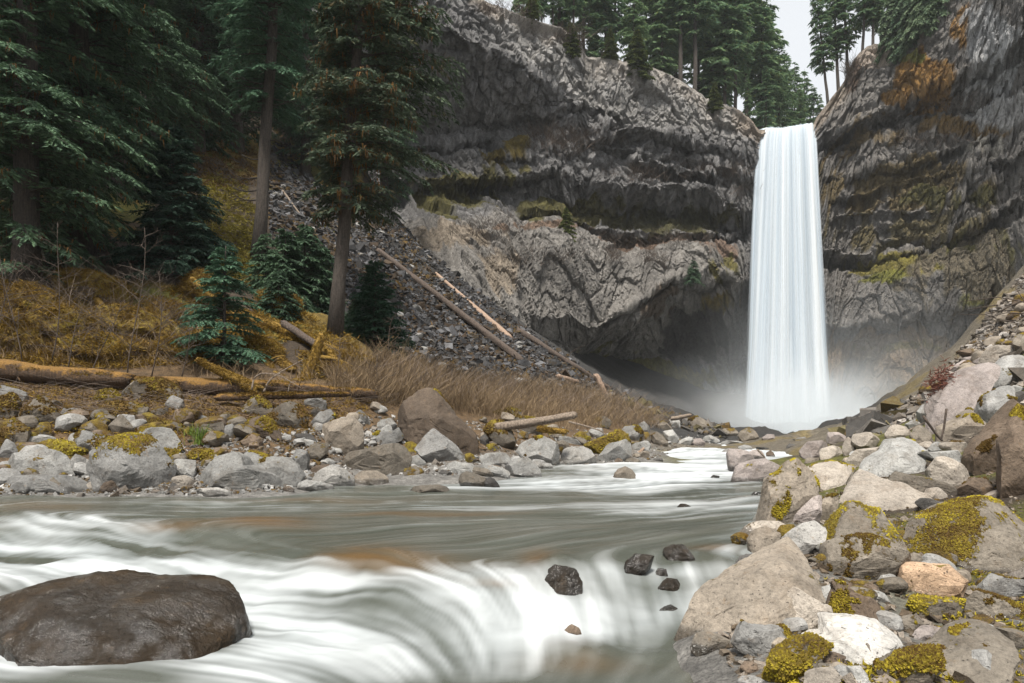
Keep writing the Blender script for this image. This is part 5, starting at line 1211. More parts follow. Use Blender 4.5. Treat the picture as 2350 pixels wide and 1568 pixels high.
# ---------------------------------------------------------------- conifers
def conifer(seed, H, R, low, trunk_r, lean=(0, 0), whorl=.42, per=6, twigs=9.0, k=6, nl=.24, nw=.055, droop=.35, rise=.12, shape=.8, sparse=0.0, hang=0.0, side=0.0, barkm=None, leafm=None, hangm=None, tl_f=.36):
    """trunk, crown (and hanging moss) meshes with the base at the origin"""
    r = np.random.default_rng(seed)
    hs_ = np.linspace(0, H, 14)
    lx = lean[0] * hs_ + .15 * trunk_r * np.sin(hs_ * .9 + seed); ly = lean[1] * hs_
    tk = Soup(); rad = trunk_r * (1 - hs_ / H) ** .8 + .012
    rad[0] *= 1.25; tk.tube(np.stack([lx, ly, hs_ - .3 * (hs_ == 0)], 1), rad, 9)
    P0, U, Wd, Dr, VA = [], [], [], [], []
    HP, HD = [], []
    h = H * low
    while h < H * .985:
        f = (h / H - low) / (1 - low)
        prof = (1 - f) ** shape * min(1, (.45 + f * 4.0)) if low > .02 else (1 - f) ** shape
        n = max(3, int(per * (.7 + .6 * r.random()) * (1 - .3 * f)))
        for b in range(n):
            if r.random() < sparse: continue
            a = r.uniform(0, 2 * math.pi)
            L = R * prof * r.uniform(.6, 1.15) * (1 + side * math.cos(a)) + .12
            d = np.array([math.cos(a), math.sin(a), 0.0]); sd = np.array([-d[1], d[0], 0.0])
            hh = h + r.uniform(-.5, .5) * whorl
            base = np.array([np.interp(hh, hs_, lx), np.interp(hh, hs_, ly), hh])
            rs = rise + .5 * f * .8 + r.normal(0, .08)
            def cur(t): return base + np.outer(L * t, d) + np.outer(L * (rs * t - droop * t * t), [0, 0, 1]) + np.outer(.06 * L * np.sin(t * 3 + a), sd)
            tb = np.linspace(0, 1, 5)
            if L > .5: tk.tube(cur(tb), np.linspace(.012 + .012 * L, .006, 5), 3, cap=False)
            m = max(3, int(L * twigs))
            t = np.clip(np.repeat(np.linspace(.12, 1.0, m), 2) + r.normal(0, .02, 2 * m), .05, 1)
            sg = np.tile([1, -1], m)
            p = cur(t)
            tl = (L * tl_f * (1.05 - .75 * t) + .10) * r.uniform(.6, 1.25, 2 * m)
            ang = r.uniform(.55, 1.1, 2 * m)
            td = np.cos(ang)[:, None] * d + (np.sin(ang) * sg)[:, None] * sd
            td[:, 2] += rs * .5 - droop * 1.5 * t + r.normal(0, .12, 2 * m)
            td /= np.linalg.norm(td, axis=1)[:, None]
            s = r.uniform(.05, 1.0, (2 * m, k))
            q = p[:, None] + td[:, None] * (tl[:, None] * s)[..., None]
            q[..., 2] -= .22 * tl[:, None] * s * s
            sw = np.cross(td, [0, 0, 1.0]); sw /= np.linalg.norm(sw, axis=1)[:, None] + 1e-9
            an = r.uniform(-.95, .95, (2 * m, k))
            dd = np.cos(an)[..., None] * td[:, None] + np.sin(an)[..., None] * sw[:, None]
            dd[..., 2] -= r.uniform(.0, .45, (2 * m, k))
            ln = nl * r.uniform(.55, 1.3, (2 * m, k))
            wv = np.cross(dd, r.normal(0, .55, (2 * m, k, 3)) + np.array([0, 0, 1.0])); wv /= np.linalg.norm(wv, axis=2)[..., None] + 1e-9
            P0.append(q.reshape(-1, 3)); U.append((dd * ln[..., None]).reshape(-1, 3)); Wd.append((wv * (nw * r.uniform(.6, 1.3, (2 * m, k)))[..., None]).reshape(-1, 3))
            VA.append(np.clip(r.uniform(0, .75, 2 * m * k) + np.repeat(r.uniform(-.1, .3, 2 * m), k), 0, 1))
            if hang and L > .6:
                c_ = r.random(2 * m) < hang
                HP.append(p[c_]); HD.append(np.full(c_.sum(), L))
        h += whorl * (1 - .35 * f) * r.uniform(.8, 1.2)
    P0, U, Wd, VA = map(np.concatenate, (P0, U, Wd, VA))
    n = len(P0)
    vv = np.stack([P0 - Wd, P0 + Wd, P0 + U + Wd * .25], 1).reshape(-1, 3)
    crown = np_mesh('crown', vv, np.arange(3 * n).reshape(-1, 3), leafm, False, {'v': np.repeat(VA, 3)})
    hm_ = None
    if hang:
        hp = np.concatenate(HP); j = 7
        q = hp[:, None] + r.normal(0, .10, (len(hp), j, 3)); ln = r.uniform(.10, .42, (len(hp), j))
        w = r.normal(0, 1, (len(hp), j, 3)); w[..., 2] = 0; w /= np.linalg.norm(w, axis=2)[..., None]; w *= .030
        tip = q + np.stack([r.normal(0, .05, ln.shape), r.normal(0, .05, ln.shape), -ln], -1)
        vv = np.stack([q - w, q + w, tip], 2).reshape(-1, 3)
        hm_ = np_mesh('hanging_moss', vv, np.arange(len(vv)).reshape(-1, 3), hangm or M_HANG, False, {'v': np.repeat(r.random(len(vv) // 3), 3)})
    return tk.mesh('trunk', barkm or M_BARK_DARK), crown, hm_

def plant(name, label, cat, loc, meshes, rz=0.0, sc=1.0, group=None):
    e = empty(name, tuple(loc), rz); e.scale = (sc, sc, sc)
    tag(e, label, cat, group)
    link('trunk', meshes[0], e); link('crown', meshes[1], e)
    if meshes[2] is not None: link('hanging_moss', meshes[2], e, kind='stuff')
    return e

def on_ground(x, row, Y=None):
    if Y is None: Y = float(ray_hit([x], [row])[0][0])
    X = (x - CX) * Y / F
    return np.array([X, Y, float(ground(np.array([X]), np.array([Y]))[0])])

# the two tall trunks at the edge of the wood
g1 = on_ground(592, 628, 36.0)
t1 = plant('conifer', 'tall straight bare-trunked conifer with stubs of dead branches, standing before the grey scree', 'tree', g1,
           conifer(11, 36, 3.5, .235, .33, (.062, 0), .5, 6, 8, 6, .27, .05, .40, .10, .7, .12, barkm=M_BARK, leafm=M_HEMLOCK))
r = np.random.default_rng(5)
for i in range(13):                                              # dead branches on the bare part of the trunk
    h = r.uniform(3.4, 9.6); a = r.choice([0, math.pi]) + r.uniform(-.6, .6); L = r.uniform(.7, 2.1)
    b0 = np.array([.062 * h, 0, h]); d = np.array([math.cos(a), math.sin(a), 0])
    s_ = Soup(); tt = np.linspace(0, 1, 6)
    main = b0 + np.outer(tt * L, d) + np.outer(-.25 * L * tt + .45 * L * tt ** 2.5, [0, 0, 1]); s_.tube(main, np.linspace(.05, .015, 6), 5)
    for q in (.4, .6, .8):
        e_ = b0 + d * q * L + np.array([0, 0, -.25 * L * q + .45 * L * q ** 2.5]); s_.tube([e_, e_ + d * .35 * L + r.normal(0, .15, 3) + [0, 0, -.12]], [.02, .006], 4)
    link('dead_branch', s_.mesh('dead_branch', M_BARK_DARK), t1)
g2 = on_ground(770, 788, 27.0)
plant('spruce', 'lichen-hung spruce with a rusty ragged crown and a leaning grey trunk, nearest the scree', 'tree', g2,
      conifer(23, 25, 3.1, .19, .27, (.075, 0), .36, 7, 9, 7, .17, .042, .42, .16, .55, .16, .06, .35, M_BARK, M_MOSSY_SPRUCE))
# the dark wood on the left
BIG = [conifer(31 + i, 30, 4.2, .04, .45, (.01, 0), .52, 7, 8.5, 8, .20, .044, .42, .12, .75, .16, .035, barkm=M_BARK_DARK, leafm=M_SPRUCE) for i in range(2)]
wood = [(60, 715, 25.5, 1.0, 0, 'huge dark spruce with drooping boughs filling the upper corner of the wood'),
        (-110, 720, 28, 1.1, 1, 'dark spruce half cut off by the picture edge'),
        (190, 668, 30, 1.1, 2, 'dark spruce with moss-sleeved branches above the mossy mounds'),
        (20, 600, 37, 1.25, 1, 'deep green spruce rising behind the huge dark corner spruce'),
        (130, 540, 42, 1.2, 0, 'shadowy spruce deep in the wood above the mossy mounds'),
        (340, 440, 46, 1.2, 2, 'spruce behind the leaning trunk, its boughs in shade'),
        (450, 380, 53, 1.2, 1, 'dark spruce over the mossy outcrop'),
        (545, 330, 58, 1.15, 0, 'dark spruce close behind the tall bare-trunked conifer'),
        (700, 270, 66, 1.05, 2, 'dusky conifer at the top of the scree between the two tall trunks'),
        (790, 200, 72, 1.0, 1, 'dusky conifer behind the crown of the lichen-hung spruce'),
        (260, 350, 56, 1.3, 0, 'far dark spruce high in the wood'), (60, 350, 56, 1.4, 2, 'far dark spruce at the back of the wood, above the corner spruce'),
        (620, 200, 70, 1.2, 1, 'far dark spruce seen over the mossy outcrop beside the bare-trunked conifer'), (400, 200, 68, 1.3, 2, 'very dark spruce at the head of the slope'),
        (880, 120, 80, 1.1, 0, 'dark conifer under the cliff overhang behind the lichen-hung spruce'), (160, 200, 68, 1.4, 1, 'dark spruce at the back, between two far ones'), (-80, 400, 48, 1.3, 0, 'dark spruce at the very edge behind the nearest ones')]
for x, row, Y, sc, i, lab in wood:
    plant('spruce', lab, 'tree', on_ground(x, row, Y), BIG[i % 2], random.uniform(0, 6.28), sc, 'dark spruces of the left-hand wood')
# leaning grey trunk
g = on_ground(252, 440, 42.0)
e = empty('leaning_trunk', tuple(g)); tag(e, 'grey leaning tree trunk in the gap of the wood', 'tree trunk')
s_ = Soup(); tt = np.linspace(0, 1, 8); s_.tube(np.stack([2.1 * tt ** 1.1, 0 * tt, 6.5 * tt - .4], 1), np.linspace(.40, .24, 8), 8); link('trunk', s_.mesh('trunk', M_BARK), e)
for q in (.45, .7, .9):
    s_ = Soup(); b = np.array([2.1 * q ** 1.1, 0, 6.5 * q - .4]); s_.tube([b, b + [random.uniform(-1, 1), -.3, .2], b + [random.uniform(-1.6, 1.6), -.5, -.2]], [.05, .03, .012], 5); link('dead_branch', s_.mesh('dead_branch', M_BARK_DARK), e)
# young trees
plant('young_spruce', 'bushy dark green young spruce at the foot of the wood', 'tree', on_ground(398, 662, 31), conifer(51, 6.8, 2.7, .0, .10, (0, 0), .22, 9, 12, 7, .16, .036, .30, .12, .75, leafm=leafy('young_spruce_needles', (.016, .040, .030), (.050, .095, .062))))
plant('young_hemlock', 'small feathery hemlock standing free among golden moss', 'tree', on_ground(513, 842, 22.5), conifer(52, 4.0, 1.62, .03, .06, (.02, 0), .20, 7, 16, 8, .10, .026, .36, .16, .85, leafm=M_HEMLOCK))
plant('young_spruce', 'young spruce beside the leaning grey trunk at the foot of the scree', 'tree', on_ground(862, 852, 30), conifer(53, 3.9, 1.45, .0, .06, (0, 0), .17, 9, 14, 7, .12, .030, .22, .18, .8, leafm=leafy('sapling_needles', (.020, .055, .035), (.055, .110, .062))))
SAP = conifer(54, 3.0, 1.3, .0, .05, (0, 0), .2, 8, 12, 7, .13, .034, .4, .1, .8, leafm=M_SPRUCE)
for x, row, Y, sc, lab in [(655, 742, 32, 1.15, 'dark conifer bush between the two tall trunks'), (700, 722, 33, 1.3, 'dark conifer bush close to the leaning grey-trunked spruce'), (640, 770, 29, .75, 'low conifer bush above the moss-covered logs'), (735, 700, 34, 1.1, 'dark conifer bush just behind the spruce trunk'),
                           (610, 690, 34, .9, 'dark sapling at the foot of the bare-trunked conifer'), (690, 640, 38, .9, 'dark sapling on the scree edge'), (820, 770, 30, .7, 'low dark sapling right of the spruce trunk')]:
    plant('conifer_bush', lab, 'bush', on_ground(x, row, Y), SAP, random.uniform(0, 6), sc)

# trees on the rim of the cliff
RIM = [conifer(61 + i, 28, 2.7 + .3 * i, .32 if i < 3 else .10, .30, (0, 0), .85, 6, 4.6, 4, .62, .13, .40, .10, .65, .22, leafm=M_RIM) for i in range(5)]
r = np.random.default_rng(66)
_o = 'first second third fourth fifth sixth seventh eighth ninth tenth eleventh twelfth thirteenth fourteenth fifteenth sixteenth seventeenth eighteenth nineteenth twentieth'.split()
ORD = _o + ['twenty-' + q for q in _o[:8]]
def rim_z(x): return np.interp(x, RIMX, RIMY), np.interp(x, PX, PY)
def rim_tree(x, back, top, kind, label, group='conifers along the cliff rim', dz=0.0, lean=0.0):
    row, Yr = rim_z(x); Y = Yr + back
    X = (x - CX) * Y / F; zb = EYE + (HOR - row) * Yr / F + back * .04 - .6 + dz
    zt_ = EYE + (HOR - top) * Y / F
    e = plant('fir', label, 'tree', (X, Y, zb), RIM[kind], r.uniform(0, 6.28), (zt_ - zb) / 28, group)
    e.rotation_euler[1] = lean
    return e
for i, x in enumerate(np.linspace(1185, 1735, 27)):
    x = x + r.uniform(-9, 9)
    rim_tree(x, r.uniform(1.0, 13.0) , -r.uniform(60, 330), int(r.integers(0, 5)), '%s conifer of the rim stand, %s tree from the gap of sky' % (('dark green', 'tall', 'thin')[i % 3], ORD[26 - i]))
for x, back, top, lab in [(1748, 9, -30, 'tall conifer at the end of the rim stand, edging the gap of sky'), (1768, 16, 26, 'pointed conifer second from the gap of sky, leaning boughs out'), (1788, 14, 70, 'conifer stepping down toward the lip of the fall'), (1806, 24, 118, 'smaller conifer above the lip of the fall'),
                          (1824, 30, 142, 'small conifer above the middle of the lip'), (1846, 38, 158, 'slender far conifer in the gap of sky'), (1866, 32, 196, 'small far conifer at the right of the lip'), (1882, 26, 214, 'lowest conifer in the notch beside the right cliff'), (1758, 4, 150, 'yellow-green conifer hanging over the cliff edge by the fall'), (1715, 1.5, 170, 'bushy conifer on the cliff edge above the dark columns'), (1795, 20, 160, 'short conifer just above the lip'), (1836, 26, 200, 'short bushy conifer behind the lip'), (1775, 12, 190, 'low conifer at the cliff edge near the left end of the lip')]:
    rim_tree(x, back, top, int(r.integers(0, 5)), lab)
for x, row, hpx, lab in [(1310, 128, 75, 'yellowish young conifer on the rim above the pale face'), (1462, 175, 105, 'bright yellow-green young conifer clinging to the rim'), (1400, 128, 60, 'small conifer on the rim in front of bare trunks'), (1640, 250, 60, 'low yellowish conifer at the edge of the dark columns'), (1220, 40, 60, 'young conifer on the sloping rim')]:
    Yr = float(np.interp(x, PX, PY)); p_ = P(x, row, Yr - .3)
    plant('young_fir', lab, 'tree', p_, conifer(int(x), 9, 2.9, 0, .1, (0, 0), .5, 7, 6, 6, .45, .12, .35, .1, .8, leafm=leafy('bright_needles', (.045, .070, .022), (.150, .170, .040))) if x == 1310 else YF, random.uniform(0, 6), hpx * Yr / F / 9) if x != 1310 else None
    if x == 1310:
        YF = conifer(1310, 9, 2.9, 0, .1, (0, 0), .5, 7, 6, 6, .45, .12, .35, .1, .8, leafm=leafy('bright_needles', (.045, .070, .022), (.150, .170, .040)))
        plant('young_fir', lab, 'tree', p_, YF, 0, hpx * Yr / F / 9)
for x, back, top, kind, lab, lean in [(1902, 3, -60, 0, 'slender tree leaning over the gap from the right cliff', -.10), (1925, 5, -130, 1, 'thick-trunked leaning conifer at the crumbling edge', -.08), (1948, 6, -150, 2, 'straight conifer behind the crumbling edge', -.05),
                                      (1978, 5, -170, 0, 'tall bare-stemmed conifer above the pale soil scar', -.05), (2003, 6, -180, 1, 'second bare-stemmed conifer above the pale soil scar', -.03), (2022, 9, -150, 2, 'conifer between the bare stems and the cedars', -.02)]:
    rim_tree(x, back, top, kind, lab, 'conifers on the right-hand cliff', lean=lean)
CED = conifer(71, 14, 3.8, .02, .25, (0, 0), .55, 9, 6, 7, .50, .13, .75, .05, .55, leafm=M_CEDAR)
for x, row, back, hpx, lab in [(2052, 95, 0, 120, 'pale green cedar draping the rim beside the soil scar'), (2092, 92, .5, 150, 'broad pale cedar drooping over the rim in the middle of its clump'), (2128, 62, .5, 160, 'pale cedar at the top of the mossy cliff'), (2155, 25, 1, 150, 'last pale cedar before the bare rock'), (2075, 110, -1.0, 80, 'low cedar bush hanging below the clump of cedars')]:
    Yr = float(np.interp(x, PX, PY)) + back; p_ = P(x, row + 12, Yr)
    plant('cedar', lab, 'tree', p_, CED, random.uniform(0, 6), hpx * Yr / F / 12, 'cedars on the right-hand rim')

# things that grow on the cliff face
pV = np.stack([CX + V[:, 0] * F / V[:, 1], HOR - (V[:, 2] - EYE) * F / V[:, 1]], 1)
def cliff_at(x, y): return V[np.argmin((pV[:, 0] - x) ** 2 + (pV[:, 1] - y) ** 2)]
for x, y, hpx, m_, lab in [(1300, 550, 74, YF, 'small pale conifer growing alone on the cliff ledge'), (1588, 642, 48, SAP, 'small dark conifer on the ledge above the cave'), (1735, 470, 34, SAP, 'tiny conifer on the ledge beside the fall')]:
    p_ = cliff_at(x, y); Hh = 9 if m_ is YF else 3.0
    plant('young_fir', lab, 'tree', p_ + np.array([0, -.4, -.3]), m_, 1.0, hpx * p_[1] / F / Hh)

def stems(name, pts, hgt, wid, m, seed, lean=.35, fork=1, nrm=None):
    """a mass of thin upright stems, two faces each, with forks"""
    r = np.random.default_rng(seed); n = len(pts)
    pts = np.asarray(pts, float); hgt = np.broadcast_to(hgt, (n,)) * r.uniform(.5, 1.3, n)
    L = []
    dirs = np.stack([r.normal(0, lean, n), r.normal(0, lean, n), np.ones(n)], 1)
    if nrm is not None: dirs += nrm
    base, w0 = pts, np.full(n, wid)
    segs = [(base, base + dirs * hgt[:, None] * .6, w0, w0 * .8)]
    mid = base + dirs * hgt[:, None] * .6
    for k in range(1 + fork):
        d2 = dirs + np.stack([r.normal(0, lean * 1.2, n), r.normal(0, lean * 1.2, n), r.normal(0, .2, n)], 1)
        st = mid if k == 0 else base + dirs * (hgt * r.uniform(.2, .6, n))[:, None]
        segs.append((st, st + d2 * (hgt * r.uniform(.3, .55, n))[:, None], w0 * .75, w0 * .35))
    V_, F_, A_ = [], [], []; c = 0
    for a, b, wa, wb in segs:
        d = b - a; s = np.cross(d, r.normal(0, 1, (n, 3))); s /= np.linalg.norm(s, axis=1)[:, None] + 1e-9
        v = np.stack([a - s * wa[:, None], a + s * wa[:, None], b + s * wb[:, None], b - s * wb[:, None]], 1).reshape(-1, 3)
        i = np.arange(n) * 4 + c; V_.append(v); F_.append(np.stack([i, i + 1, i + 2, i + 3], 1)); A_.append(np.repeat(r.random(n), 4)); c += len(v)
    return np_mesh(name, np.concatenate(V_), np.concatenate(F_), m, False, {'v': np.concatenate(A_)})

def inside(poly, q):
    poly = np.asarray(poly, float); ins = np.zeros(len(q), bool)
    for a, b in zip(poly, np.roll(poly, -1, axis=0)):
        with np.errstate(divide='ignore', invalid='ignore'):
            ins ^= ((a[1] > q[:, 1]) != (b[1] > q[:, 1])) & (q[:, 0] < (b[0] - a[0]) * (q[:, 1] - a[1]) / (b[1] - a[1]) + a[0])
    return ins
def scatter(poly, n, seed):
    """n ground points spread evenly over the part of the bank seen inside an outline"""
    r = np.random.default_rng(seed); poly = np.asarray(poly, float); lo, hi = poly.min(0), poly.max(0); out = []
    while sum(map(len, out)) < n:
        q = r.uniform(lo, hi, (n, 2)); out.append(q[inside(poly, q)])
    q = np.concatenate(out)[:n]
    Y = ray_hit(q[:, 0], q[:, 1])[0]; Y = Y * (1 + r.uniform(-.012, .012, n)); X = (q[:, 0] - CX) * Y / F
    return np.stack([X, Y, ground(X, Y)], 1)

T1 = [(790, 862), (920, 852), (1060, 872), (1200, 892), (1380, 905), (1500, 958), (1545, 985), (1300, 988), (1150, 965), (1000, 945), (850, 930), (760, 905)]
link('dry_brush', stems('dry_brush', scatter(T1, 9500, 201) - [0, 0, .05], .95, .0062, M_BRUSH, 202, .42, 2), kind='stuff')
link('dry_brush', stems('dry_brush', scatter([(800, 880), (1060, 885), (1420, 910), (1560, 968), (1560, 985), (1400, 980), (900, 925)], 1500, 203), 1.0, .010, M_TWIG, 204, .6), kind='stuff')
link('dry_brush', stems('dry_brush', scatter([(0, 780), (300, 770), (480, 830), (760, 880), (760, 905), (480, 880), (300, 850), (0, 835)], 800, 205), .5, .006, M_BRUSH, 206, .5), kind='stuff')
link('dry_brush', stems('dry_brush', scatter([(0, 640), (300, 660), (460, 800), (300, 850), (0, 835)], 260, 207), 1.2, .007, M_TWIG, 208, .55, 2), kind='stuff')
cb = []; cn = []
r = np.random.default_rng(210)
for x, y, a, b, n in [(1300, 345, 60, 16, 420), (1260, 322, 50, 8, 200), (1390, 330, 40, 10, 160), (1650, 405, 60, 8, 220), (1500, 410, 100, 14, 300), (1700, 440, 40, 20, 160), (1320, 100, 40, 14, 200), (1180, 40, 60, 8, 120), (1500, 560, 120, 8, 260), (1410, 590, 20, 10, 90), (1500, 600, 26, 12, 90), (1950, 165, 26, 14, 160), (2200, 255, 60, 8, 160), (2140, 330, 60, 8, 120), (1120, 540, 60, 20, 120), (1250, 600, 120, 12, 140)]:
    for _ in range(n // 3):
        q = cliff_at(x + r.normal(0, a / 1.6), y + r.normal(0, b / 1.6)); cb += [q + r.normal(0, .25, 3) for _ in range(3)]
cb = np.array(cb); link('cliff_brush', stems('cliff_brush', cb, 1.9, .026, M_TWIG, 211, .6, 2, np.array([[-.2, -.7, -.2]])), kind='stuff')

# golden moss over the mounds, brown tufts higher up
def tufts(name, pts, ln, wid, m, seed, j=3, fall=.6):
    r = np.random.default_rng(seed); n = len(pts)
    q = pts[:, None] + r.normal(0, ln * .35, (n, j, 3)) * [1, 1, .25]
    d = np.stack([r.normal(0, 1, (n, j)), r.normal(-.5, 1, (n, j)), r.uniform(-fall, 1.0, (n, j))], -1); d /= np.linalg.norm(d, axis=2)[..., None]
    L = ln * r.uniform(.5, 1.4, (n, j)); s = np.cross(d, r.normal(0, 1, (n, j, 3))); s /= np.linalg.norm(s, axis=2)[..., None]; s *= wid
    v = np.stack([q - s, q + s, q + d * L[..., None]], 2).reshape(-1, 3)
    return np_mesh(name, v, np.arange(len(v)).reshape(-1, 3), m, False, {'v': np.repeat(np.repeat(r.random(n), j) * .6 + r.random(n * j) * .4, 3)})
MP = scatter([(-20, 600), (200, 620), (330, 700), (440, 640), (560, 650), (820, 790), (860, 870), (600, 880), (300, 850), (-20, 850)], 12000, 221)
keep = fbm(MP[:, 0] * .22, MP[:, 1] * .22, .9, 33, 4) < .16
link('moss_tufts', tufts('moss_tufts', MP[keep] + [0, 0, .03], .20, .020, M_GOLD, 222, 4), kind='stuff')
for hi_, (o_, v_, n_, f_) in enumerate(HUMMOCKS):
    rq = np.random.default_rng(700 + hi_); k_ = f_[rq.integers(len(f_), size=2600), 0]; k_ = k_[n_[k_, 2] > -.3]
    link('moss', tufts('moss', v_[k_], .17, .013, M_GOLD, 720 + hi_, 4, 1.3), o_, kind='stuff')
MP = scatter([(470, 400), (560, 420), (600, 520), (590, 640), (480, 620), (440, 520)], 3500, 223)
link('moss_tufts', tufts('moss_tufts', MP + [0, 0, .03], .28, .03, leafy('yellow_moss', (.10, .075, .015), (.26, .225, .03), transl=.1), 224, 3), kind='stuff')
MP = scatter([(340, 300), (480, 260), (600, 340), (590, 430), (420, 440), (330, 420)], 2200, 225)
link('moss_tufts', tufts('moss_tufts', MP, .4, .035, leafy('russet_growth', (.055, .035, .016), (.19, .105, .03), transl=.1), 226, 3), kind='stuff')
MP = scatter([(0, 880), (560, 895), (760, 905), (900, 930), (700, 1000), (300, 1010), (0, 990)], 4500, 227)
link('moss_tufts', tufts('moss_tufts', MP, .12, .014, M_GOLD, 228, 3), kind='stuff')
MP = scatter([(1850, 1300), (2100, 1180), (2350, 1330), (2350, 1567), (1800, 1567)], 4200, 229)
MP = MP[fbm(MP[:, 0] * 1.2, MP[:, 1] * 1.2, .2, 230, 3) > -.12]
link('moss_tufts', tufts('moss_tufts', MP, .045, .010, M_MOSSY, 231, 4), kind='stuff')
MP = scatter([(820, 560), (960, 620), (1120, 760), (1260, 860), (1180, 860), (900, 800)], 500, 232)
link('moss_tufts', tufts('moss_tufts', MP, .35, .04, leafy('scree_growth', (.07, .04, .015), (.20, .11, .03), transl=.1), 233, 3), kind='stuff')
LT = scatter([(0, 872), (300, 885), (560, 898), (860, 905), (930, 940), (700, 985), (300, 1000), (0, 980)], 3800, 260)
link('leaf_litter', tufts('leaf_litter', LT + [0, 0, .02], .075, .016, leafy('dead_leaves', (.050, .030, .016), (.230, .150, .085), transl=.0), 261, 2, .3), kind='stuff')
LT = scatter([(0, 860), (300, 880), (560, 895), (860, 900), (930, 935), (700, 960), (300, 975), (0, 960)], 420, 262)
link('fallen_twigs', stems('fallen_twigs', LT + [0, 0, .05], .28, .0055, M_TWIG, 263, 2.6, 2), kind='stuff')
e = on_ground(462, 1022); r = np.random.default_rng(9)
o = link('grass_tuft', stems('grass_tuft', np.array([r.normal(0, .10, 2).tolist() + [0] for _ in range(130)]) , .36, .007, M_GRASS, 235, .22, 0), loc=tuple(e)); tag(o, 'clump of fresh green grass growing among mossy stones', 'grass')
e = on_ground(440, 1005); o = link('grass_tuft', stems('grass_tuft', np.array([r.normal(0, .07, 2).tolist() + [0] for _ in range(50)]), .22, .006, M_GRASS, 236, .25, 0), loc=tuple(e)); tag(o, 'smaller sprig of green grass behind the larger clump', 'grass')

# ---------------------------------------------------------------- scree
SCREE = [(600, 345), (660, 340), (740, 440), (850, 490), (960, 530), (1060, 640), (1200, 750), (1400, 890), (1530, 965), (1350, 905), (1200, 892), (1000, 870), (900, 850), (860, 760), (720, 640), (625, 560)]
def rubble(name, pts, size, seed, cols, m=None, flat=.55):
    r = np.random.default_rng(seed); n = len(pts)
    cube = np.array([[x, y, z] for x in (-1, 1) for y in (-1, 1) for z in (-1, 1)], float) * .5
    fc = np.array([[0, 1, 3], [0, 3, 2], [4, 6, 7], [4, 7, 5], [0, 4, 5], [0, 5, 1], [2, 3, 7], [2, 7, 6], [0, 2, 6], [0, 6, 4], [1, 5, 7], [1, 7, 3]])
    v = cube[None] * r.uniform(.55, 1.25, (n, 8, 3)) * np.stack([r.uniform(.7, 1.5, n), r.uniform(.6, 1.2, n), r.uniform(flat * .5, flat * 1.5, n)], 1)[:, None]
    a, b, c = r.uniform(0, 6.28, n), r.normal(0, .5, n), r.normal(0, .5, n)
    def rot(v, ang, i, j):
        cs, sn = np.cos(ang)[:, None], np.sin(ang)[:, None]; x, y = v[..., i].copy(), v[..., j].copy(); v[..., i] = cs * x - sn * y; v[..., j] = sn * x + cs * y
    rot(v, a, 0, 1); rot(v, b, 0, 2); rot(v, c, 1, 2)
    s = size * np.exp(r.normal(0, .45, n)); v = v * s[:, None, None] + pts[:, None]
    cols = np.array(cols); cc = cols[r.integers(len(cols), size=n)] * r.uniform(.55, 1.45, (n, 1))
    f = (fc[None] + (np.arange(n) * 8)[:, None, None]).reshape(-1, 3)
    mo_ = np.repeat((vn(pts[:, 0] * .35, pts[:, 1] * .35, 0, seed + 3) > .1) * r.uniform(.1, .75, n), 8)
    z0 = np.zeros(n * 8)
    return np_mesh(name, v.reshape(-1, 3), f, m or M_ROCK, False, {'tint': np.repeat(cc, 8, 0), 'moss': mo_ * .8, 'wet': z0, 'mhue': z0 + .1})
SP = scatter(SCREE, 25000, 241)
link('scree_rubble', rubble('scree_rubble', SP, .205, 242, [[.030, .030, .032], [.048, .048, .05], [.020, .019, .018], [.095, .095, .10], [.045, .030, .018]]), kind='stuff')
link('shore_gravel', rubble('shore_gravel', scatter([(0, 1090), (600, 1000), (960, 960), (1500, 1000), (1700, 1005), (1480, 1060), (1250, 1085), (900, 1092), (640, 1130), (0, 1140)], 7500, 243), .060, 244, [[.2, .195, .185], [.27, .265, .255], [.12, .105, .09], [.09, .07, .05]]), kind='stuff')
link('slope_gravel', rubble('slope_gravel', scatter([(2000, 985), (2150, 880), (2350, 640), (2370, 600), (2370, 790), (2150, 950), (1900, 1012)], 4500, 245), .17, 246, [[.14, .12, .10], [.2, .17, .14], [.10, .085, .07], [.26, .24, .22]]), kind='stuff')
link('bank_rubble', rubble('bank_rubble', scatter([(1650, 1480), (1800, 1250), (1900, 1050), (2350, 900), (2350, 1567), (1700, 1567)], 4000, 247), .036, 248, [[.12, .095, .07], [.2, .17, .14], [.08, .06, .04]]), kind='stuff')
link('basin_rubble', rubble('basin_rubble', np.concatenate([scatter([(1400, 905), (1560, 962), (1690, 1000), (1640, 1002), (1500, 968)], 1300, 251), scatter([(1920, 999), (2080, 935), (2010, 1003)], 900, 253)]), .34, 252, [[.07, .065, .06], [.11, .10, .09], [.05, .045, .04], [.10, .085, .04]]), kind='stuff')
r_ = np.random.default_rng(264); ox = np.stack([r_.uniform(4.2, 22, 5000), r_.uniform(2.5, 30, 5000)], 1); ox = ox[(ox[:, 0] > .72 * ox[:, 1])]
ox = np.concatenate([ox, ground(ox[:, 0], ox[:, 1])[:, None]], 1)
link('bank_rubble', rubble('bank_rubble', ox[:2200], .22, 265, [[.2, .17, .14], [.13, .11, .09], [.25, .22, .19]]), kind='stuff')
link('moss_tufts', tufts('moss_tufts', ox[1000:], .10, .012, M_MOSSY, 266, 4), kind='stuff')
BIGS = scatter(SCREE, 80, 249)
r = np.random.default_rng(250)
SCM = [small_rock_mesh(70 + i, 'gdmg'[i % 4], .3 * (i % 3 == 0), .1) for i in range(8)]
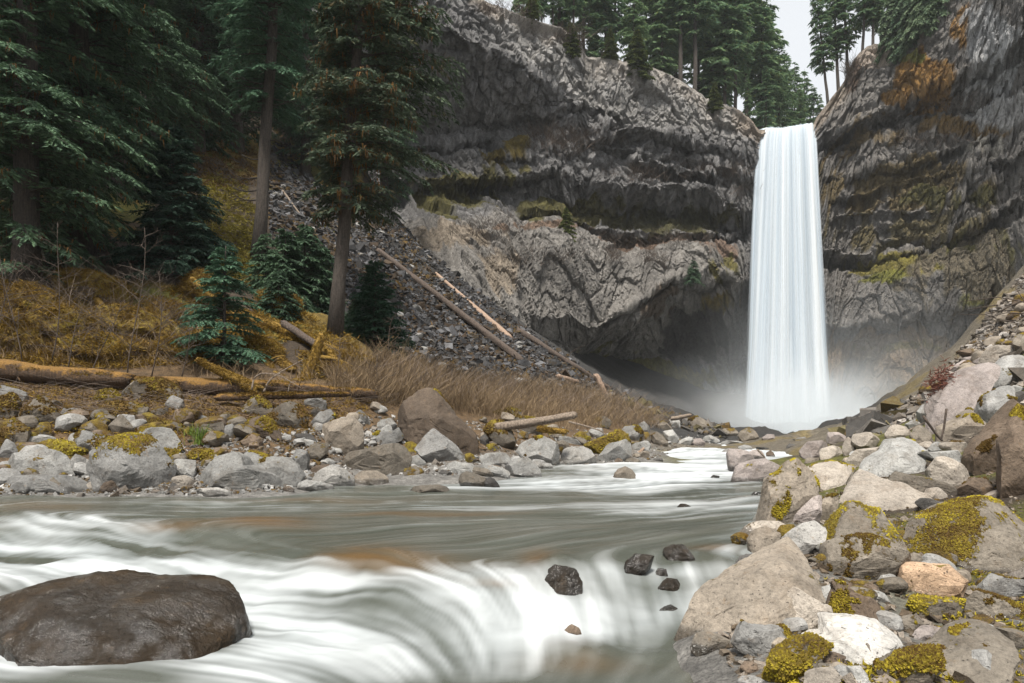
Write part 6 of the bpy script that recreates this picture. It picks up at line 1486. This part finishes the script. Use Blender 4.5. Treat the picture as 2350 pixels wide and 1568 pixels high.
for q in BIGS:
    o = link('scree_block', SCM[r.integers(8)]); s = r.uniform(.5, 1.1) * .8; o.scale = (s, s, s * .8); o.location = tuple(q + [0, 0, .1]); o.rotation_euler = tuple(r.uniform(-.6, .6, 2)) + (r.uniform(0, 6.28),)
    tag(o, 'larger dark angular block lying loose on the scree slope', 'stone', 'loose blocks on the scree')

# ---------------------------------------------------------------- fallen logs and sticks
def log(name, label, a, b, r0, r1, m, seed=0, bend=.0, knots=5, sides=14, branches=(), sag=0.0, cat='log', ragged=True):
    """a and b are world points on the axis of the log"""
    rg_ = np.random.default_rng(seed); a, b = np.array(a, float), np.array(b, float); n = 40
    t = np.linspace(0, 1, n); L = np.linalg.norm(b - a); ax = (b - a) / L
    up = np.array([0, 0, 1.0]); side = np.cross(ax, up); side /= np.linalg.norm(side); up = np.cross(side, ax)
    pts = a + np.outer(t, b - a) + np.outer(bend * L * np.sin(t * math.pi), side) + np.outer(-sag * L * np.sin(t * math.pi), up) + np.outer(.10 * r0 * vn(t * 6, seed, 0, 3), up)
    th = np.arange(sides) * 2 * math.pi / sides
    rad = np.interp(t, [0, 1], [r0, r1])
    rr = rad[:, None] * (1 + .26 * fbm(np.cos(th)[None] * 1.8, np.sin(th)[None] * 1.8, t[:, None] * L * .9, seed + 5, 4) + .07 * np.sign(np.sin(th * 5 + seed))[None] * vn(t * L * .8, 0, 0, seed)[:, None])
    if ragged: rr[-1] *= .78 ; rr[0] *= .8
    V_ = pts[:, None] + rr[..., None] * (np.cos(th)[None, :, None] * side + np.sin(th)[None, :, None] * up)
    if ragged:
        V_[-1] += (rg_.uniform(-.5, .9, sides) * r1)[:, None] * ax; V_[0] -= (rg_.uniform(-.5, .9, sides) * r0)[:, None] * ax
    v = V_.reshape(-1, 3); f = []
    i, j = np.meshgrid(np.arange(n - 1), np.arange(sides), indexing='ij'); p_, q_ = (i * sides + j).ravel(), (i * sides + (j + 1) % sides).ravel()
    f = np.concatenate([np.stack([p_, q_, q_ + sides], 1), np.stack([p_, q_ + sides, p_ + sides], 1)])
    v = np.concatenate([v, pts[:1], pts[-1:]]); k = np.arange(sides)
    f = np.concatenate([f, np.stack([(k + 1) % sides, k, np.full(sides, n * sides)], 1), np.stack([(n - 1) * sides + k, (n - 1) * sides + (k + 1) % sides, np.full(sides, n * sides + 1)], 1)])
    o = link(name, np_mesh(name, v - a, f, m, True), loc=tuple(a)); tag(o, label, cat)
    if m in (M_LOG, M_GOLDLOG):                                  # cushions and fringes of moss on the upper side
        full = m is M_GOLDLOG; cnt = int((900 if full else 520) * L)
        ti, tj = rg_.uniform(.01, .99, cnt), rg_.uniform(.05, .95, cnt) * math.pi if not full else rg_.uniform(-.25, 1.25, cnt) * math.pi
        ok = fbm(ti * L * 1.3, tj * .8, seed, 77, 3) > (-.35 if full else .0); ti, tj = ti[ok], tj[ok]
        pr = np.stack([np.interp(ti, t, pts[:, q]) for q in range(3)], 1) + np.interp(ti, t, rad)[:, None] * .97 * (np.cos(tj)[:, None] * side + np.sin(tj)[:, None] * up)
        link('moss', tufts('moss', pr - a, .055, .012, M_GOLD, seed + 900, 3, .9), o, kind='stuff')
    for (t0, d, ln, rb) in branches:
        c0 = a + (b - a) * t0; d = np.array(d, float); d /= np.linalg.norm(d); s_ = Soup(); tt = np.linspace(0, 1, 7)
        s_.tube(c0 - a + np.outer(tt * ln, d) + np.outer(.12 * ln * np.sin(tt * 2.5), [0, 0, 1]), np.linspace(rb, rb * .35, 7), 7); link('branch', s_.mesh('branch', m), o)
    return o
log('fallen_log', 'thick mossy fallen log reaching in from the picture edge', P(-140, 838, 20.0), P(300, 872, 19.6), .30, .24, M_LOG, 1, .01, branches=[(.38, (.7, -.5, -.5), .8, .05), (.97, (.8, -.3, -.55), 1.3, .07)])
log('fallen_log', 'mossy fallen log with a raised broken limb, lying end-on to the thick one', P(285, 884, 20.0), P(602, 892, 19.6), .27, .24, M_LOG, 2, .0)
log('broken_limb', 'broken limb sheathed in amber moss, rising from the end of the fallen log', P(598, 900, 19.4), P(452, 826, 19.6), .19, .09, M_GOLDLOG, 3, .02, branches=[(.55, (.5, -.3, -.8), .5, .04)], cat='branch')
log('fallen_log', 'long straight mossy trunk vanishing into the thicket behind the broken limb', P(590, 886, 20.4), P(860, 905, 21.5), .20, .14, M_LOG, 4)
log('thin_log', 'thin dark log with a bright split top, lying before the mossy trunks', P(500, 912, 18.9), P(800, 905, 19.4), .11, .08, M_LOG, 5, branches=[(.6, (.3, -.4, .6), .5, .02)])
log('mossy_log', 'leaning log wrapped in golden moss below the tall trunks', P(545, 715, 27), P(775, 812, 24.5), .22, .19, M_GOLDLOG, 6)
log('mossy_log', 'second golden moss log, slanting under the first one', P(560, 760, 25), P(672, 852, 22.8), .20, .17, M_GOLDLOG, 7)
log('mossy_snag', 'upright forked snag covered in golden moss by the spruce foot', P(698, 882, 22.4), P(738, 770, 22.8), .20, .12, M_GOLDLOG, 8, .02, cat='snag', branches=[(.55, (.8, .2, -.25), 1.3, .10)])
log('mossy_log', 'golden moss log lying flat at the foot of the snag', P(630, 862, 22.6), P(700, 898, 21.8), .17, .14, M_GOLDLOG, 9)
log('mossy_log', 'short mossy root rounding down right of the snag', P(745, 800, 23.4), P(812, 862, 22.6), .17, .12, M_GOLDLOG, 10, .06)
log('mossy_log', 'black-sided log half under the golden moss log', P(650, 742, 25.2), P(740, 800, 24.4), .14, .12, M_DEADLOG, 11)
log('mossy_limb', 'amber mossy limb slanting behind the small hemlock', P(440, 640, 28), P(545, 735, 26.4), .15, .12, M_GOLDLOG, 31)
log('mossy_limb', 'mossy limb hanging down the bank under the dark corner spruce', P(178, 640, 27), P(262, 735, 25), .16, .12, M_GOLDLOG, 32)
log('mossy_limb', 'low mossy limb across the golden hummocks', P(300, 775, 23.4), P(420, 822, 22.6), .13, .10, M_GOLDLOG, 33)
log('mossy_limb', 'mossy limb between the hemlock and the forked snag', P(590, 800, 23.8), P(650, 880, 22.4), .12, .10, M_GOLDLOG, 34, branches=[(.4, (.7, -.3, .1), .8, .05)])
log('mossy_log', 'mossy log end poking from the slope near the bare-trunked conifer', P(560, 690, 30), P(640, 745, 28), .17, .14, M_GOLDLOG, 35)
def scr(x, row): 
    q = on_ground(x, row); return q + np.array([0, -.15, .15])
log('dead_log', 'long dark dead trunk lying straight down the scree', scr(868, 580), scr(1200, 842), .20, .30, M_DEADLOG, 12, branches=[(.9, (.6, -.4, .5), 1.6, .04), (.86, (.7, -.3, .1), 1.8, .035), (.93, (.2, -.5, -.3), 1.4, .04)])
log('bleached_log', 'pale barkless trunk lying down the scree beside the dark one', scr(1000, 634), scr(1172, 782), .15, .27, M_PALELOG, 13, branches=[(.6, (.2, -.3, .9), .9, .03)])
log('dead_log', 'dark trunk with a splintered upper end, low on the scree', scr(1188, 766), scr(1400, 896), .32, .14, M_DEADLOG, 14, branches=[(.03, (-.2, -.3, .9), 1.2, .05), (.5, (.6, -.4, .3), 2.4, .04)])
log('broken_stump', 'short pale snapped trunk standing tilted at the foot of the scree', scr(1392, 912) - [0, 0, .3], scr(1392, 912) + [-.85, 0, 1.55], .24, .22, M_PALELOG, 15, cat='stump')
log('red_log', 'short reddish rotten log at the top of the thicket', scr(1280, 876), scr(1325, 884), .22, .16, M_PALELOG, 16)
log('dead_pole', 'thin pale pole half buried on the lower scree', scr(1190, 912), scr(1120, 858), .10, .06, M_DEADLOG, 17)
log('dead_pole', 'thin pole high on the scree near the lichen-hung spruce', scr(650, 450), scr(690, 500), .10, .06, M_DRIFT, 18)
log('dead_pole', 'short pale pole lying where the thicket meets the scree', scr(1290, 925), scr(1345, 930), .10, .08, M_PALELOG, 19)
log('driftwood_log', 'grey-brown driftwood log propped on boulders at the thicket edge', P(1135, 982, 23.5), P(1322, 953, 23.8), .17, .13, M_DRIFT, 20, sides=16)
log('driftwood_pole', 'bleached pole resting on far boulders by the plunge pool', P(1540, 962, 47), P(1585, 953, 47), .16, .12, M_DRIFT, 21)
log('mossy_pole', 'low mossy rotten log among the shore boulders', P(1235, 985, 23), P(1300, 992, 22.6), .11, .09, M_GOLDLOG, 22)
def stick(label, pts, Y, r0, r1, m=M_DRIFT, name='stick'):
    s_ = Soup(); q = np.array([P(x, y, Y + (d if d else 0)) for x, y, d in [(p + (0,))[:3] for p in pts]]); tt = np.linspace(0, 1, len(q)); t2 = np.linspace(0, 1, max(10, 3 * len(q)))
    c_ = np.stack([np.interp(t2, tt, q[:, i]) for i in range(3)], 1); c_[1:-1] = (c_[:-2] + 2 * c_[1:-1] + c_[2:]) / 4
    s_.tube(c_ - q[0], np.linspace(r0, r1, len(t2)), 6); o = link(name, s_.mesh(name, m), loc=tuple(q[0])); tag(o, label, 'stick'); return o
stick('bare arched branch curving up from the mossy trunk, the taller of two', [(605, 900), (618, 872), (650, 850), (695, 826)], 18.8, .030, .012)
stick('bare white branch bent in an arch over the mossy trunk', [(578, 895), (582, 868), (600, 856), (640, 860), (690, 890)], 18.8, .028, .012)
stick('short pale twig standing by the thin log', [(662, 898), (664, 880), (676, 876)], 18.7, .016, .008)
stick('crooked grey branch lying from the driftwood log to the shore', [(1305, 968), (1345, 978), (1378, 988), (1392, 1000)], 22.0, .035, .02)
stick('longer of two sticks leaning in a V on the dark squared rock', [(2118, 955), (2155, 1005), (2163, 1012)], 15.0, .03, .02, M_DEADLOG)
stick('shorter stick of the V beside the very large pinkish slab', [(2172, 938), (2166, 985), (2160, 1008)], 15.0, .025, .018, M_DEADLOG)
stick('slender driftwood twig on the bank below the gravel slope', [(2078, 992), (2105, 978), (2122, 970)], 20.0, .03, .012)
stick('thin stick lying across the humped island rock', [(1738, 1032), (1752, 1046), (1760, 1060)], 19.5, .03, .02)
stick('reddish snag stranded beside the tan stone at the rapids', [(1455, 1050), (1472, 1035), (1478, 1028)], 27.0, .10, .05, M_PALELOG)
stick('orange twig caught under the huge mossy boulder', [(408, 1118), (418, 1116), (420, 1124)], 14.6, .014, .010, M_PALELOG)
stick('long pale stick lying by the small tan stone', [(155, 1098), (190, 1104), (225, 1104)], 14.5, .02, .012)
stick('white limb lying on the litter under the thick log', [(60, 960), (110, 945), (140, 935)], 18.0, .02, .010)

# leafless saplings and the bare branch reaching in over the right bank
def sapling(label, base, H, seed, lean=(0, 0), spread=.5, n=16, m=M_TWIG, r0=.022):
    r = np.random.default_rng(seed); e = empty('bare_sapling', tuple(base)); tag(e, label, 'sapling', 'leafless saplings on the left bank')
    t = np.linspace(0, 1, 9); tk = np.stack([lean[0] * H * t + .04 * H * np.sin(t * 4 + seed), lean[1] * H * t, H * t], 1)
    s_ = Soup(); s_.tube(tk, np.linspace(r0, .006, 9), 5); link('trunk', s_.mesh('trunk', m), e)
    s_ = Soup()
    for i in range(n):
        q = r.uniform(.18, .97); b = np.array([np.interp(q, t, tk[:, j]) for j in range(3)]); a = r.uniform(0, 6.28); L = H * spread * (1.05 - q) * r.uniform(.5, 1.1) + .12
        d = np.array([math.cos(a), math.sin(a) * .7, r.uniform(.15, .9)]); tt = np.linspace(0, 1, 5)
        br = b + np.outer(tt * L, d) + np.outer(-.10 * L * tt ** 2, [0, 0, 1]) + r.normal(0, .012, (5, 3)); s_.tube(br, np.linspace(.009, .004, 5), 4, cap=False)
        for j in range(int(3 + L * 5)):
            u = r.uniform(.2, 1); c0 = np.array([np.interp(u, tt, br[:, k]) for k in range(3)]); d2 = d * .7 + r.normal(0, .55, 3); l2 = r.uniform(.10, .30) * (.5 + L)
            s_.tube([c0, c0 + d2 * l2 * .5, c0 + d2 * l2 + [0, 0, .02]], [.005, .004, .0025], 3, cap=False)
    link('twigs', s_.mesh('twigs', m), e, kind='stuff'); return e
for i, (x, row, Y, H, lean, lab) in enumerate([(305, 872, 20.6, 4.6, (.05, 0), 'tallest leafless sapling before the small hemlock'), (352, 868, 20.8, 3.3, (.06, 0), 'forked leafless sapling just right of the tallest one'), (112, 860, 21.2, 4.4, (.10, 0), 'leafless sapling leaning right before the mossy mounds'), (40, 858, 21, 3.8, (-.12, 0), 'leafless sapling leaning toward the picture edge'),
                                           (150, 858, 20.8, 2.6, (.3, 0), 'short slanting leafless sapling behind the thick log'), (-10, 850, 20.6, 3.2, (.15, 0), 'leafless sapling at the very edge of the picture'), (215, 850, 20.8, 2.2, (.35, 0), 'small leafless sapling bent over the thick log'), (420, 872, 21, 1.8, (.1, 0), 'low leafless shrub beside the broken limb'), (760, 885, 21.5, 1.7, (.2, 0), 'low leafless shrub beside the snag'), (860, 905, 22.5, 1.5, (.1, 0), 'leafless shrub at the near end of the thicket'), (890, 830, 27, 1.9, (.1, 0), 'leafless shrub in front of the young spruce')]):
    sapling(lab, on_ground(x, row, Y), H, 300 + i, lean, .55, 18 if H > 2.5 else 14)
e = empty('bare_branch', tuple(P(2375, 690, 15.0))); tag(e, 'leafless branch reaching in over the right bank from outside', 'branch')
s_ = Soup(); o0 = P(2375, 690, 15.0)
for pts in ([(2375, 700), (2335, 690), (2290, 682), (2240, 688), (2195, 694)], [(2340, 692), (2300, 712), (2260, 722), (2200, 722)], [(2290, 700), (2255, 705), (2215, 712)], [(2350, 720), (2310, 718), (2280, 725)], [(2375, 720), (2350, 690), (2330, 660), (2345, 630)], [(2365, 650), (2350, 620), (2352, 590)], [(2330, 740), (2300, 735), (2270, 742)]):
    q = np.array([P(x, y, 15 + .2 * i) for i, (x, y) in enumerate(pts)]) - o0; s_.tube(q, np.linspace(.016, .005, len(q)), 5)
link('twigs', s_.mesh('twigs', M_TWIG), e)
o = link('dead_sprig', tufts('dead_sprig', np.random.default_rng(3).normal(0, .16, (160, 3)) * [1, .6, 1.6], .22, .02, leafy('red_brown_fronds', (.11, .045, .03), (.26, .11, .085)), 401, 3), loc=tuple(P(2158, 886, 19.0))); tag(o, 'reddish-brown dead frond beside the very large pinkish slab', 'plant')
